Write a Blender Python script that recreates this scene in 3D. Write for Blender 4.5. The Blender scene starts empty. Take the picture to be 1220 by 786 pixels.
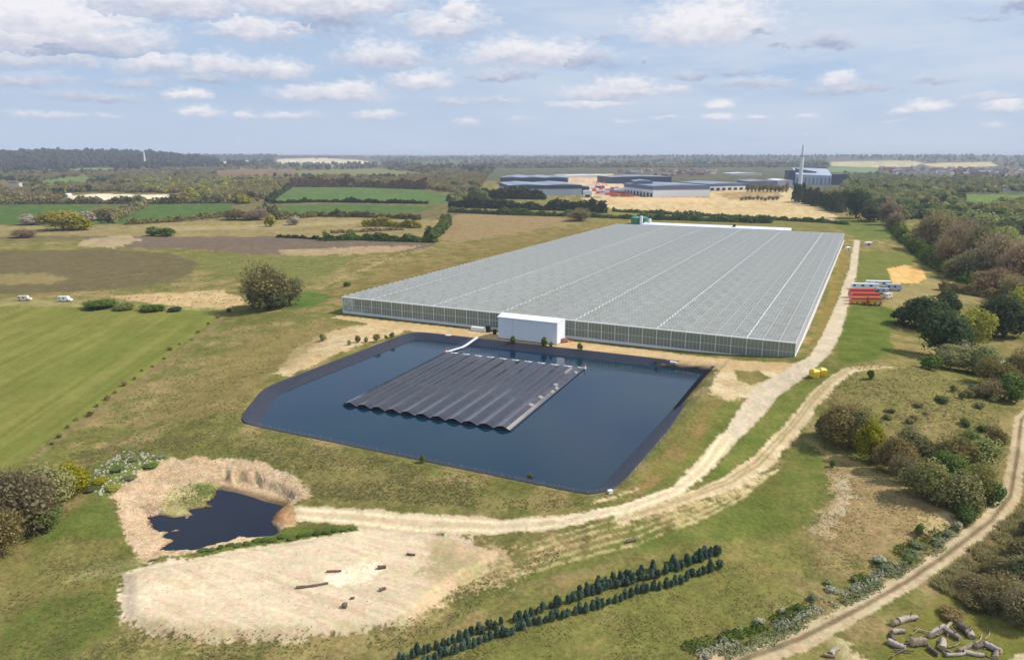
import bpy, bmesh, math, random
import numpy as np
from mathutils import Vector, Matrix

# ---------------------------------------------------------------- camera, sky, sun, exposure
S = bpy.context.scene
COL = S.collection
F, HY, CAMH = 880.0, 184.5, 65.0
PITCH = math.atan((393 - HY) / F)
cam_d = bpy.data.cameras.new("camera"); cam = bpy.data.objects.new("camera", cam_d); COL.objects.link(cam)
cam.location = (0, 0, CAMH); cam.rotation_euler = (math.pi / 2 - PITCH, 0, 0)
cam_d.sensor_width = 36; cam_d.lens = 36 * F / 1220; cam_d.clip_start = 0.5; cam_d.clip_end = 90000
S.camera = cam
S.view_settings.view_transform = 'Standard'; S.view_settings.look = 'None'; S.view_settings.gamma = 1
S.view_settings.exposure = 0.15; S.view_settings.use_curve_mapping = False
S.cycles.max_bounces = 6; S.cycles.transparent_max_bounces = 12; S.cycles.volume_bounces = 0
S.cycles.diffuse_bounces = 2; S.cycles.glossy_bounces = 3; S.cycles.transmission_bounces = 4

SUN_DIR = Vector((1.0, 0.06, 0)).normalized()      # ground direction towards the sun: to the right
SUN_EL = math.radians(46)
SKY_STR = 0.10
sun_d = bpy.data.lights.new("sun", 'SUN'); sun_d.energy = 4.3; sun_d.angle = math.radians(0.5); sun_d.color = (1.0, 0.955, 0.89)
sun = bpy.data.objects.new("sun", sun_d); COL.objects.link(sun)
sv = Vector((SUN_DIR.x * math.cos(SUN_EL), SUN_DIR.y * math.cos(SUN_EL), math.sin(SUN_EL)))
sun.rotation_euler = sv.to_track_quat('Z', 'Y').to_euler(); sun.location = (200, 60, 300)

W = bpy.data.worlds.new("World"); S.world = W; W.use_nodes = True
wt = W.node_tree; wt.nodes.clear()

def L(r, g, b, k=1.0):
    def f(c):
        c = c / 255.0
        return k * (c / 12.92 if c <= 0.04045 else ((c + 0.055) / 1.055) ** 2.4)
    return (f(r), f(g), f(b))
def L4(*a): return (*L(*a), 1.0)

class NB:
    """small node helper"""
    def __init__(s, tree): s.t = tree
    def n(s, kind, ins=None, **kw):
        nd = s.t.nodes.new(kind)
        for k, v in kw.items(): setattr(nd, k, v)
        for k, v in (ins or {}).items():
            sock = nd.inputs[k]
            if isinstance(v, bpy.types.NodeSocket): s.t.links.new(v, sock)
            else: sock.default_value = v
        return nd
    def math(s, op, a, b=0.0, c=None, clamp=False):
        d = {0: a, 1: b}
        if c is not None: d[2] = c
        return s.n('ShaderNodeMath', d, operation=op, use_clamp=clamp).outputs[0]
    def vm(s, op, a, b=(0, 0, 0)):
        nd = s.n('ShaderNodeVectorMath', {0: a, 1: b}, operation=op)
        return nd.outputs['Value'] if op in ('LENGTH', 'DOT_PRODUCT') else nd.outputs['Vector']
    def mix(s, fac, a, b, mode='MIX'):
        nd = s.t.nodes.new('ShaderNodeMix'); nd.data_type = 'RGBA'; nd.blend_type = mode
        for i, v in ((0, fac), (6, a), (7, b)):
            if isinstance(v, bpy.types.NodeSocket): s.t.links.new(v, nd.inputs[i])
            else: nd.inputs[i].default_value = v
        return nd.outputs[2]
    def noise(s, vec, scale, detail=3, rough=0.55, out='Fac', **kw):
        d = {'Scale': scale, 'Detail': detail, 'Roughness': rough}
        if vec is not None: d['Vector'] = vec
        return s.n('ShaderNodeTexNoise', d, **kw).outputs[out]
    def ramp(s, fac, lo, hi, a=0.0, b=1.0, smooth=True):
        nd = s.n('ShaderNodeMapRange', {0: fac, 1: lo, 2: hi, 3: a, 4: b})
        nd.interpolation_type = 'SMOOTHSTEP' if smooth else 'LINEAR'
        return nd.outputs[0]

def px_dir(x, y):
    u = (x - 610) / F; v = (393 - y) / F
    return (u, math.cos(PITCH) + v * math.sin(PITCH), -math.sin(PITCH) + v * math.cos(PITCH))
def px_azel(x, y):
    d = px_dir(x, y); n = math.sqrt(sum(c * c for c in d))
    return math.degrees(math.atan2(d[0], d[1])), math.degrees(math.asin(d[2] / n))

# cumulus list: centre and half size as seen, brightness (1 sunlit white .. 0 grey), thickness
CLOUDS = [
 (52, 30, 72, 30, .95, 1.0), (25, 50, 75, 16, .75, .9), (110, 48, 70, 16, .7, .85), (70, 58, 80, 10, .25, .8), (195, 8, 75, 17, .75, .9), (225, 14, 48, 14, .7, .8),
 (375, 4, 85, 18, .85, 1.0), (400, 28, 30, 16, .05, .9), (440, 6, 42, 14, .85, .9), (303, 39, 42, 12, .75, .9), (350, 35, 25, 7, .6, .7),
 (528, 32, 46, 14, .75, .9), (550, 18, 20, 15, .9, .9), (455, 70, 42, 15, .7, .95), (632, 68, 68, 17, .85, .9), (690, 72, 34, 13, .3, .75),
 (600, 90, 45, 7, .2, .6), (843, 33, 60, 24, 1.0, 1.0), (870, 24, 30, 16, .95, 1.), (905, 40, 26, 7, .3, .5), (183, 78, 38, 14, .75, .8), (245, 95, 40, 9, .35, .5), (262, 80, 34, 12, .75, .85),
 (300, 84, 34, 11, .6, .8), (338, 85, 32, 13, .8, .85), (390, 113, 60, 11, .75, .8), (415, 108, 32, 9, .9, .8), (503, 98, 32, 12, .8, .9),
 (735, 112, 60, 12, .7, .75), (745, 104, 36, 11, .9, .8), (700, 125, 44, 6, .8, .7), (800, 110, 24, 8, .75, .6), (225, 115, 20, 7, .95, .85), (240, 137, 22, 7, .9, .75), (293, 138, 12, 5, .85, .7),
 (345, 139, 32, 6, .75, .6), (452, 138, 30, 7, .85, .65), (555, 147, 14, 6, .9, .7), (985, 55, 27, 11, .1, .75), (928, 56, 15, 5, .15, .5), (1165, 22, 32, 7, .2, .4),
 (1215, 8, 14, 8, .1, .6), (1002, 97, 20, 9, .9, .7), (900, 101, 52, 8, .45, .5), (880, 88, 26, 6, .25, .5), (825, 92, 24, 5, .2, .5), (1010, 108, 60, 8, .3, .45), (1110, 96, 36, 6, .3, .4),
 (857, 124, 18, 7, .95, .75), (855, 140, 18, 6, .9, .6), (903, 141, 16, 4, .8, .5), (960, 139, 16, 4, .8, .5), (1105, 128, 22, 7, .95, .8), (1078, 134, 16, 5, .75, .6), (1198, 130, 20, 8, .85, .7), (1180, 118, 36, 7, .6, .45),
 (1185, 152, 14, 5, .7, .5), (20, 72, 60, 12, .55, .6), (95, 74, 28, 8, .55, .55), (30, 98, 52, 11, .45, .5), (110, 118, 70, 8, .35, .45), (60, 138, 40, 6, .7, .45), (30, 136, 18, 5, .8, .45), (130, 139, 18, 5, .75, .4),
 (160, 100, 40, 8, .4, .4), (720, 45, 25, 5, .2, .4), (762, 68, 8, 5, .15, .35), (790, 142, 30, 4, .8, .35), (745, 146, 22, 4, .7, .3), (590, 122, 50, 6, .5, .35), (540, 120, 40, 6, .55, .4), (620, 142, 30, 4, .7, .3), (960, 160, 8, 3, .7, .3), (1060, 145, 30, 4, .6, .3)]

def cloud_group():
    g = bpy.data.node_groups.new("cloud_blob", 'ShaderNodeTree')
    for nm, tp in (("P", 'NodeSocketVector'), ("C", 'NodeSocketVector'), ("R", 'NodeSocketVector'), ("B", 'NodeSocketFloat'), ("T", 'NodeSocketFloat'), ("D", 'NodeSocketFloat'), ("S", 'NodeSocketFloat')):
        g.interface.new_socket(nm, in_out='INPUT', socket_type=tp)
    for nm in ("D", "S"): g.interface.new_socket(nm, in_out='OUTPUT', socket_type='NodeSocketFloat')
    b = NB(g); gi = g.nodes.new('NodeGroupInput'); go = g.nodes.new('NodeGroupOutput')
    q = b.vm('MULTIPLY', b.vm('SUBTRACT', gi.outputs['P'], gi.outputs['C']), gi.outputs['R'])
    sp = b.n('ShaderNodeSeparateXYZ', {0: q}).outputs
    y2 = b.math('MINIMUM', sp[1], b.math('MULTIPLY', sp[1], 1.7))
    ln = b.vm('LENGTH', b.n('ShaderNodeCombineXYZ', {0: sp[0], 1: y2, 2: 0.0}).outputs[0])
    d = b.math('SUBTRACT', gi.outputs['T'], ln)
    s_ = b.math('MULTIPLY_ADD', sp[1], 0.8, b.math('MULTIPLY', gi.outputs['B'], 0.8))
    sel = b.math('GREATER_THAN', d, gi.outputs['D'])
    D = b.math('MAXIMUM', d, gi.outputs['D'])
    Sx = b.n('ShaderNodeMix', {0: sel, 2: gi.outputs['S'], 3: s_}).outputs[0]
    g.links.new(D, go.inputs['D']); g.links.new(Sx, go.inputs['S'])
    return g

def build_world():
    b = NB(wt); cg = cloud_group()
    geo = b.n('ShaderNodeTexCoord').outputs['Generated']
    d = b.vm('NORMALIZE', geo)
    x, y, z = b.n('ShaderNodeSeparateXYZ', {0: d}).outputs
    az = b.math('MULTIPLY', b.math('ARCTAN2', x, y), 180 / math.pi)
    el = b.math('MULTIPLY', b.math('ARCSINE', z), 180 / math.pi)
    # warp grows with elevation: clouds low on the horizon are smaller and finer
    P0 = b.n('ShaderNodeCombineXYZ', {0: az, 1: b.math('MULTIPLY', el, 1.9), 2: 0.0}).outputs[0]
    n1 = b.noise(P0, 0.30, 3, 0.6, out='Color')
    n2 = b.noise(P0, 1.1, 4, 0.62, out='Color')
    amp = b.ramp(el, 1.5, 10.0, 0.35, 1.0)
    w1 = b.vm('SUBTRACT', n1, (0.5, 0.5, 0.5)); w2 = b.vm('SUBTRACT', n2, (0.5, 0.5, 0.5))
    sc = b.n('ShaderNodeVectorMath', {0: w1, 3: b.math('MULTIPLY', amp, 3.2)}, operation='SCALE').outputs[0]
    sc2 = b.n('ShaderNodeVectorMath', {0: w2, 3: b.math('MULTIPLY', amp, 1.7)}, operation='SCALE').outputs[0]
    off = b.vm('MULTIPLY', b.vm('ADD', sc, sc2), (1.3, 0.62, 0))
    P = b.vm('ADD', b.n('ShaderNodeCombineXYZ', {0: az, 1: el, 2: 0.0}).outputs[0], off)
    Dv, Sv = -1.0, 0.5
    k = 180 / math.pi / F
    for (cx, cy, rx, ry, br, th) in CLOUDS:
        a, e = px_azel(cx, cy)
        nd = b.n('ShaderNodeGroup', node_tree=cg)
        nd.inputs['C'].default_value = (a, e, 0); nd.inputs['R'].default_value = (1 / (rx * k * 1.45), 1 / (ry * k * 1.5), 0)
        nd.inputs['B'].default_value = br; nd.inputs['T'].default_value = th * .8 + .38
        wt.links.new(P, nd.inputs['P'])
        for nm, v in (("D", Dv), ("S", Sv)):
            if isinstance(v, float): nd.inputs[nm].default_value = v
            else: wt.links.new(v, nd.inputs[nm])
        Dv, Sv = nd.outputs['D'], nd.outputs['S']
    fine = b.noise(P0, 1.5, 4, 0.58)
    dens = b.math('ADD', Dv, b.math('MULTIPLY', b.math('SUBTRACT', fine, 0.5), 0.85))
    a_in = b.ramp(dens, -0.04, 0.78)
    # the same kind of cumulus carries on above and around the view
    zz = b.math('ADD', b.math('MAXIMUM', z, 0.0), 0.09)
    pl = b.n('ShaderNodeCombineXYZ', {0: b.math('DIVIDE', x, zz), 1: b.math('DIVIDE', y, zz), 2: 0.0}).outputs[0]
    gn = b.noise(pl, 0.75, 6, 0.58)
    a_out = b.ramp(gn, 0.52, 0.66)
    far_az = b.ramp(b.math('ABSOLUTE', az), 36.0, 42.0); high = b.ramp(el, 12.0, 17.0)
    zone = b.math('MAXIMUM', far_az, high)
    up = b.ramp(el, 0.5, 4.0)
    a_out = b.math('MULTIPLY', b.math('MULTIPLY', a_out, zone), up)
    s_out = b.ramp(gn, 0.5, 0.8, 0.85, 0.35)
    # thin veil of high cloud, stronger to the right
    veil = b.noise(b.vm('MULTIPLY', P0, (0.35, 1.0, 0)), 0.16, 4, 0.6)
    vz = b.math('MULTIPLY', b.ramp(az, -26.0, 14.0, 0.32, 0.88), b.ramp(veil, 0.25, 0.65))
    vz = b.math('MULTIPLY', vz, b.ramp(el, 1.0, 6.0, 0.55, 1.0))
    sky = b.n('ShaderNodeTexSky', sky_type='NISHITA', sun_disc=False, sun_elevation=SUN_EL,
              sun_rotation=math.atan2(SUN_DIR.x, SUN_DIR.y), altitude=60, air_density=1.0, dust_density=0.9, ozone_density=1.6)
    k = 1.0 / SKY_STR
    def c(r, g, bb, m=1.0): v = L(r, g, bb, k * m); return (*v, 1)
    base = b.mix(0.75, sky.outputs[0], c(158, 186, 222))
    base = b.mix(b.ramp(el, 0.0, 7.0, 0.92, 0.0), base, c(182, 196, 218))
    base = b.mix(vz, base, c(202, 211, 225))
    grey, white = c(160, 171, 196), c(234, 232, 236)
    mott = b.math('MULTIPLY', b.math('SUBTRACT', b.noise(P0, 0.9, 4, 0.6), 0.5), 0.9)
    shade = b.math('ADD', Sv, mott, clamp=True)
    ccol = b.mix(shade, grey, white)
    lowfade = b.ramp(el, 0.4, 3.2, 0.5, 0.96)
    base = b.mix(b.math('MULTIPLY', b.math('MULTIPLY', a_in, lowfade), b.math('SUBTRACT', 1.0, zone)), base, ccol)
    base = b.mix(a_out, base, b.mix(s_out, grey, white))
    bg = b.n('ShaderNodeBackground', {'Color': base, 'Strength': SKY_STR})
    out = b.n('ShaderNodeOutputWorld', {'Surface': bg.outputs[0]})
build_world()
W.cycles.sampling_method = 'MANUAL'; W.cycles.sample_map_resolution = 512

# ---------------------------------------------------------------- numpy noise and the height of the land
def ss(a, b, x):
    t = np.clip((np.asarray(x, dtype=np.float64) - a) / (b - a), 0, 1); return t * t * (3 - 2 * t)
def vnoise(x, y, seed=0):
    x = np.asarray(x, dtype=np.float64); y = np.asarray(y, dtype=np.float64)
    xi = np.floor(x).astype(np.int64); yi = np.floor(y).astype(np.int64)
    fx = x - xi; fy = y - yi; fx = fx * fx * (3 - 2 * fx); fy = fy * fy * (3 - 2 * fy)
    def hsh(a, b):
        h = (a * 374761393 + b * 668265263 + seed * 1442695041) & 0xFFFFFFFF
        h = ((h ^ (h >> 13)) * 1274126177) & 0xFFFFFFFF
        h = (h ^ (h >> 16)) & 0xFFFFFFFF
        return h / 4294967295.0
    a = hsh(xi, yi); b_ = hsh(xi + 1, yi); c = hsh(xi, yi + 1); d = hsh(xi + 1, yi + 1)
    return (a * (1 - fx) + b_ * fx) * (1 - fy) + (c * (1 - fx) + d * fx) * fy
def fbm(x, y, seed=0, octs=4, gain=0.5):
    s = 0; a = 1; t = 0
    for i in range(octs):
        s = s + a * vnoise(x * 2 ** i + i * 17.3, y * 2 ** i + i * 9.1, seed + i); t += a; a *= gain
    return s / t            # 0..1
def sd_poly(X, Y, poly):
    """signed distance, positive inside"""
    P = np.asarray(poly, dtype=np.float64); n = len(P)
    d2 = np.full(X.shape, 1e18); ins = np.zeros(X.shape, bool)
    for i in range(n):
        ax, ay = P[i]; bx, by = P[(i + 1) % n]
        ex, ey = bx - ax, by - ay; wx, wy = X - ax, Y - ay
        t = np.clip((wx * ex + wy * ey) / (ex * ex + ey * ey + 1e-12), 0, 1)
        dx, dy = wx - ex * t, wy - ey * t
        d2 = np.minimum(d2, dx * dx + dy * dy)
        cnd = ((ay > Y) != (by > Y)) & (X < (bx - ax) * (Y - ay) / (by - ay + 1e-12) + ax)
        ins ^= cnd
    d = np.sqrt(d2); return np.where(ins, d, -d)
def sd_line(X, Y, pts, wid):
    """(distance minus half width, lateral -1..1, along) to a polyline with a half width at each point"""
    P = np.asarray(pts, dtype=np.float64); best = np.full(X.shape, 1e18); lat = np.zeros(X.shape); hw = np.ones(X.shape); al = np.zeros(X.shape); acc = 0
    for i in range(len(P) - 1):
        ax, ay = P[i]; bx, by = P[i + 1]; ex, ey = bx - ax, by - ay; ln = math.hypot(ex, ey) + 1e-9
        t = np.clip(((X - ax) * ex + (Y - ay) * ey) / ln ** 2, 0, 1)
        dx, dy = X - ax - ex * t, Y - ay - ey * t; d = np.hypot(dx, dy)
        sg = np.sign((X - ax) * ey - (Y - ay) * ex); w = wid[i] * (1 - t) + wid[i + 1] * t
        m = (d - w) < best; best = np.where(m, d - w, best); lat = np.where(m, sg * d / w, lat); hw = np.where(m, w, hw); al = np.where(m, acc + t * ln, al); acc += ln
    return -best, lat, al
def flat(x, y, z=0.0):
    d = px_dir(x, y); t = (z - CAMH) / d[2]; return (d[0] * t, d[1] * t)

RIM = [flat(*p) for p in ((287, 503), (318, 463), (493, 396), (858, 437), (737, 574), (722, 584), (700, 588))]
B_ = np.array(flat(946, 433.3)); vv = np.array(flat(1006, 278.5, 6.8)) - B_; GL = float(np.linalg.norm(vv)); vv /= GL; uv = np.array((vv[1], -vv[0])); GW = 179.5; A_ = B_ - uv * GW
GH = [tuple(A_), tuple(B_), tuple(B_ + vv * GL), tuple(A_ + vv * GL)]
LOW = -3.5
RING = [flat(x, y, LOW) for x, y in ((133, 590), (160, 565), (205, 545), (290, 545), (345, 560), (370, 592), (350, 612), (340, 640), (230, 660), (165, 665), (150, 640))]
POND = [flat(x, y, LOW - .85) for x, y in ((262, 574), (270, 571), (276, 576), (285, 571), (296, 578), (306, 576), (318, 584), (332, 588), (345, 594), (350, 601), (338, 606), (329, 612), (321, 620), (326, 628), (334, 634), (322, 639), (300, 642), (285, 639), (270, 647), (252, 651), (235, 656), (215, 657), (192, 656), (200, 649), (207, 643), (195, 640), (203, 634), (218, 630), (190, 632), (182, 626), (178, 617), (190, 613), (205, 617), (222, 617), (232, 612), (227, 607), (240, 606), (252, 604), (249, 596), (258, 592), (254, 584), (262, 580))]
LOT = [flat(x, y, LOW + .5) for x, y in ((146, 682), (235, 664), (330, 648), (420, 633), (520, 650), (590, 662), (540, 700), (480, 745), (330, 760), (200, 760), (146, 740))]
HILL = flat(1105, 470, LOW + 4); KNOLL = flat(1065, 600, LOW + 2); MOUND = flat(150, 556, LOW + 1)

def hbase(X, Y):
    X = np.asarray(X, dtype=np.float64); Y = np.asarray(Y, dtype=np.float64); r = np.hypot(X, Y)
    h = np.full(X.shape, LOW); near = r < 900
    if near.any():
        x, y = X[near], Y[near]
        sr = sd_poly(x, y, RIM); sg = sd_poly(x, y, GH)
        hh = LOW * ss(5, 32, -sr) * ss(14, 60, -sg) + 0.0
        hh = np.where(sr > 0, -np.minimum(sr * 0.48, 5.0), hh)
        hh += np.where(sr < 0, .25 * np.exp(-((sr + 2) / 2.0) ** 2), 0)
        hh += 5.5 * np.exp(-(((x - HILL[0]) / 42) ** 2 + ((y - HILL[1]) / 45) ** 2))
        hh += 3.0 * np.exp(-(((x - KNOLL[0]) / 20) ** 2 + ((y - KNOLL[1]) / 14) ** 2))
        hh += 1.5 * np.exp(-(((x - MOUND[0]) / 8) ** 2 + ((y - MOUND[1]) / 7) ** 2))
        srg = sd_poly(x, y, RING); sp = sd_poly(x, y, POND) + (fbm(x / 1.3, y / 1.3, 55, 4) - .5) * 1.7; sl = sd_poly(x, y, LOT)
        hh += -.5 * ss(0, 5, srg) - 1.2 * ss(-1.0, 1.0, sp) + 1.0 * ss(-.5, 2.5, sl)
        rough = ss(1, 12, -sr) * ss(2, 14, -sg)
        hh += rough * (0.5 * (fbm(x / 14, y / 14, 3, 3) - .5) + (0.36 - .16 * ss(0, 2, srg) * (1 - ss(-2.0, -0.5, sp))) * (fbm(x / 2.6, y / 2.6, 7, 3) - .5) * (1 - ss(-1.5, -.3, sp)) * (1 - .6 * ss(0, 3, sl)))
        h[near] = hh
    f = r > 850
    if f.any():
        x, y, rr = X[f], Y[f], r[f]; az = np.degrees(np.arctan2(x, y))
        hh = LOW + 7 * ss(850, 2500, rr) * (fbm(x / 700, y / 700, 21, 3) - .5) * 2
        hh += ss(4000, 9000, rr) * 62 * (fbm(x / 2600, y / 2600, 33, 4))
        hl = np.exp(-((rr - 5200) / 1100) ** 2) * (ss(-39, -33, az) * (1 - ss(-27, -18, az)))
        hh += hl * (64 + 10 * (fbm(az * .8, rr / 900, 5, 3) - .5))
        h[f] = hh
    return h
def march(xs, ys):
    """ground points behind pixels of the photograph"""
    xs = np.atleast_1d(np.asarray(xs, float)); ys = np.atleast_1d(np.asarray(ys, float))
    u = (xs - 610) / F; v = (393 - ys) / F
    dx, dy, dz = u, math.cos(PITCH) + v * math.sin(PITCH), -math.sin(PITCH) + v * math.cos(PITCH)
    hn = np.hypot(dx, dy); dx, dy, dz = dx / hn, dy / hn, dz / hn
    dzz = np.where(dz < -1e-5, dz, -1e-5)
    t0 = np.minimum((14.0 - CAMH) / dzz, 2500.0); t1 = np.minimum((-9.0 - CAMH) / dzz, 40000.0); t1 = np.maximum(t1, t0 * 1.01)
    K = 16 if t1.max() < 3000 else 90
    lo = t0.copy(); hi = t1.copy(); cur = t0.copy(); done = np.zeros(xs.shape, bool)
    for s_ in range(1, K + 1):
        t = t0 * (t1 / t0) ** (s_ / K); hit = ((CAMH + dz * t) < hbase(dx * t, dy * t)) & ~done
        hi = np.where(hit, t, hi); lo = np.where(hit, cur, lo); done |= hit; cur = t
        if done.all(): break
    lo = np.where(done, lo, hi)
    for _ in range(9):
        m = (lo + hi) / 2; below = (CAMH + dz * m) < hbase(dx * m, dy * m)
        hi = np.where(below, m, hi); lo = np.where(below, lo, m)
    return dx * hi, dy * hi, hbase(dx * hi, dy * hi)
def P(x, y):
    a, b, c = march([x], [y]); return float(a[0]), float(b[0]), float(c[0])
def hz(x, y): return float(hbase(np.array([x]), np.array([y]))[0])
def dist(x, y): return math.sqrt(x * x + y * y)
def toworld(pts):
    X, Y, Z = march([p[0] for p in pts], [p[1] for p in pts]); return list(zip(X.tolist(), Y.tolist()))

# ---------------------------------------------------------------- object helpers
def tag(o, label=None, cat=None, group=None, kind=None):
    if label: o['label'] = label
    if cat: o['category'] = cat
    if group: o['group'] = group
    if kind: o['kind'] = kind
    return o
def empty(name, loc, label, cat, group=None, rz=0.0):
    o = bpy.data.objects.new(name, None); COL.objects.link(o); o.location = loc; o.rotation_euler = (0, 0, rz); o.empty_display_size = 0.3
    return tag(o, label, cat, group)
def link(name, me, parent=None, loc=None):
    o = bpy.data.objects.new(name, me); COL.objects.link(o)
    if parent: o.parent = parent
    if loc: o.location = loc
    return o
def mesh_np(name, V, Fc, mat, smooth=False, col=None, var=None):
    """V (n,3), Fc (m,4) or (m,3) arrays"""
    V = np.asarray(V, dtype=np.float32); Fc = np.asarray(Fc, dtype=np.int32); m, k = Fc.shape
    me = bpy.data.meshes.new(name); me.vertices.add(len(V)); me.vertices.foreach_set('co', V.ravel())
    me.loops.add(m * k); me.loops.foreach_set('vertex_index', Fc.ravel())
    me.polygons.add(m); me.polygons.foreach_set('loop_start', np.arange(0, m * k, k, dtype=np.int32)); me.polygons.foreach_set('loop_total', np.full(m, k, dtype=np.int32))
    me.update(calc_edges=True)
    me.polygons.foreach_set('use_smooth', np.full(m, smooth, dtype=bool))
    if col is not None:
        a = me.color_attributes.new('Col', 'FLOAT_COLOR', 'POINT'); c4 = np.ones((len(V), 4), dtype=np.float32); c4[:, :3] = col; a.data.foreach_set('color', c4.ravel())
    if var is not None:
        a = me.attributes.new('v', 'FLOAT', 'FACE'); a.data.foreach_set('value', np.asarray(var, dtype=np.float32))
    if mat: me.materials.append(mat)
    return me
class MB:
    """collects boxes, quads, tubes into one mesh"""
    def __init__(s): s.v = []; s.f = []; s.m = []
    def quad(s, a, b, c, d, mi=0):
        n = len(s.v); s.v += [a, b, c, d]; s.f.append((n, n + 1, n + 2, n + 3)); s.m.append(mi)
    def hexa(s, p, mi=0):   # 8 points: bottom 4 ccw, top 4 ccw
        n = len(s.v); s.v += list(p)
        for q in ((0, 3, 2, 1), (4, 5, 6, 7), (0, 1, 5, 4), (1, 2, 6, 5), (2, 3, 7, 6), (3, 0, 4, 7)): s.f.append(tuple(n + i for i in q)); s.m.append(mi)
    def box(s, x0, x1, y0, y1, z0, z1, mi=0):
        s.hexa([(x0, y0, z0), (x1, y0, z0), (x1, y1, z0), (x0, y1, z0), (x0, y0, z1), (x1, y0, z1), (x1, y1, z1), (x0, y1, z1)], mi)
    def tube(s, a, b, r0, r1=None, n=6, mi=0, cap=True):
        r1 = r0 if r1 is None else r1; a = Vector(a); b = Vector(b); d = (b - a).normalized()
        u = d.orthogonal().normalized(); w = d.cross(u); k = len(s.v)
        for c, r in ((a, r0), (b, r1)):
            for i in range(n):
                t = 2 * math.pi * i / n; s.v.append(tuple(c + u * (r * math.cos(t)) + w * (r * math.sin(t))))
        for i in range(n): s.f.append((k + i, k + (i + 1) % n, k + n + (i + 1) % n, k + n + i)); s.m.append(mi)
        if cap: s.f.append(tuple(k + i for i in range(n))[::-1]); s.m.append(mi); s.f.append(tuple(k + n + i for i in range(n))); s.m.append(mi)
    def mesh(s, name, *mats):
        me = bpy.data.meshes.new(name); me.from_pydata(s.v, [], s.f)
        for m in mats: me.materials.append(m)
        if len(mats) > 1: me.polygons.foreach_set('material_index', s.m)
        me.update(); return me
    def build(s, name, mats, parent=None, loc=None):
        return link(name, s.mesh(name, *(mats if isinstance(mats, (list, tuple)) else [mats])), parent, loc)

# ---------------------------------------------------------------- materials
def newmat(name):
    m = bpy.data.materials.new(name); m.use_nodes = True; m.node_tree.nodes.clear(); return m, NB(m.node_tree)
def finish(b, sh, disp=None):
    o = b.n('ShaderNodeOutputMaterial', {'Surface': sh})
def paint(name, rgb, rough=0.6, metal=0.0, var=0.12, scale=1.5, spec=0.5, coords='Object'):
    m, b = newmat(name); tc = b.n('ShaderNodeTexCoord').outputs[coords]
    n = b.noise(tc, scale, 4, 0.6); n2 = b.noise(b.vm('MULTIPLY', tc, (1, 1, .2)), scale * 6, 3, 0.6)
    f = b.math('ADD', b.math('MULTIPLY', n, 0.6), b.math('MULTIPLY', n2, 0.4))
    c = b.mix(b.ramp(f, .3, .7), (*[v * (1 - var) for v in L(*rgb)], 1), (*[min(1, v * (1 + var)) for v in L(*rgb)], 1))
    p = b.n('ShaderNodeBsdfPrincipled', {'Base Color': c, 'Roughness': rough, 'Metallic': metal, 'Specular IOR Level': spec})
    finish(b, p.outputs[0]); return m

def land_mat(name="land", lo=.58, hi=1.42, ts=1.0, bs=.5):
    m, b = newmat(name); geo = b.n('ShaderNodeNewGeometry').outputs['Position']
    at = b.n('ShaderNodeAttribute', attribute_name='Col').outputs['Color']
    cd = b.n('ShaderNodeCameraData') if False else None
    p2 = b.vm('MULTIPLY', geo, (1, 1, 0.0))
    a = b.noise(p2, 1.1, 5, 0.72); c = b.noise(p2, 4.2, 4, 0.8); e = b.noise(p2, 0.12, 4, 0.6)
    f = b.math('ADD', b.math('MULTIPLY', a, 0.8), b.math('ADD', b.math('MULTIPLY', c, 0.75), b.math('MULTIPLY', e, 0.45)))
    g = b.ramp(f, 0.75, 1.25, lo, hi, smooth=False)
    tint = b.mix(b.ramp(b.noise(p2, 0.45, 4, 0.6), .35, .65), (0.94, 1.03, 0.92, 1), (1.05, 0.99, 0.99, 1))
    col = b.mix(1.0, at, tint, 'MULTIPLY')
    cg = b.n('ShaderNodeCombineColor', {0: g, 1: g, 2: g}).outputs[0]
    col = b.mix(1.0, col, cg, 'MULTIPLY')
    bump = b.n('ShaderNodeBump', {'Height': b.math('ADD', a, b.math('MULTIPLY', c, 0.4)), 'Strength': bs, 'Distance': 0.5}).outputs[0]
    p = b.n('ShaderNodeBsdfDiffuse', {'Color': col, 'Roughness': 0.0, 'Normal': bump})
    finish(b, p.outputs[0]); return m
M_LAND = land_mat(); M_EARTH = land_mat('bare_earth', .78, 1.22, 1.0, .3)

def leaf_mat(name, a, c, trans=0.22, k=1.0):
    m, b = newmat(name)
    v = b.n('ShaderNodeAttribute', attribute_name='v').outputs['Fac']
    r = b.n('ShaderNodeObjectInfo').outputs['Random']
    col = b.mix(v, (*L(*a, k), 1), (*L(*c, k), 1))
    hsv = b.n('ShaderNodeHueSaturation', {'Hue': b.ramp(r, 0, 1, 0.485, 0.515, smooth=False), 'Saturation': b.ramp(b.math('FRACT', b.math('MULTIPLY', r, 7.3)), 0, 1, 0.85, 1.1, smooth=False), 'Value': b.ramp(b.math('FRACT', b.math('MULTIPLY', r, 13.7)), 0, 1, 0.8, 1.22, smooth=False), 'Color': col}).outputs[0]
    d = b.n('ShaderNodeBsdfDiffuse', {'Color': hsv}); t = b.n('ShaderNodeBsdfTranslucent', {'Color': hsv})
    mx = b.n('ShaderNodeMixShader', {0: trans, 1: d.outputs[0], 2: t.outputs[0]})
    finish(b, mx.outputs[0]); return m
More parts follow.
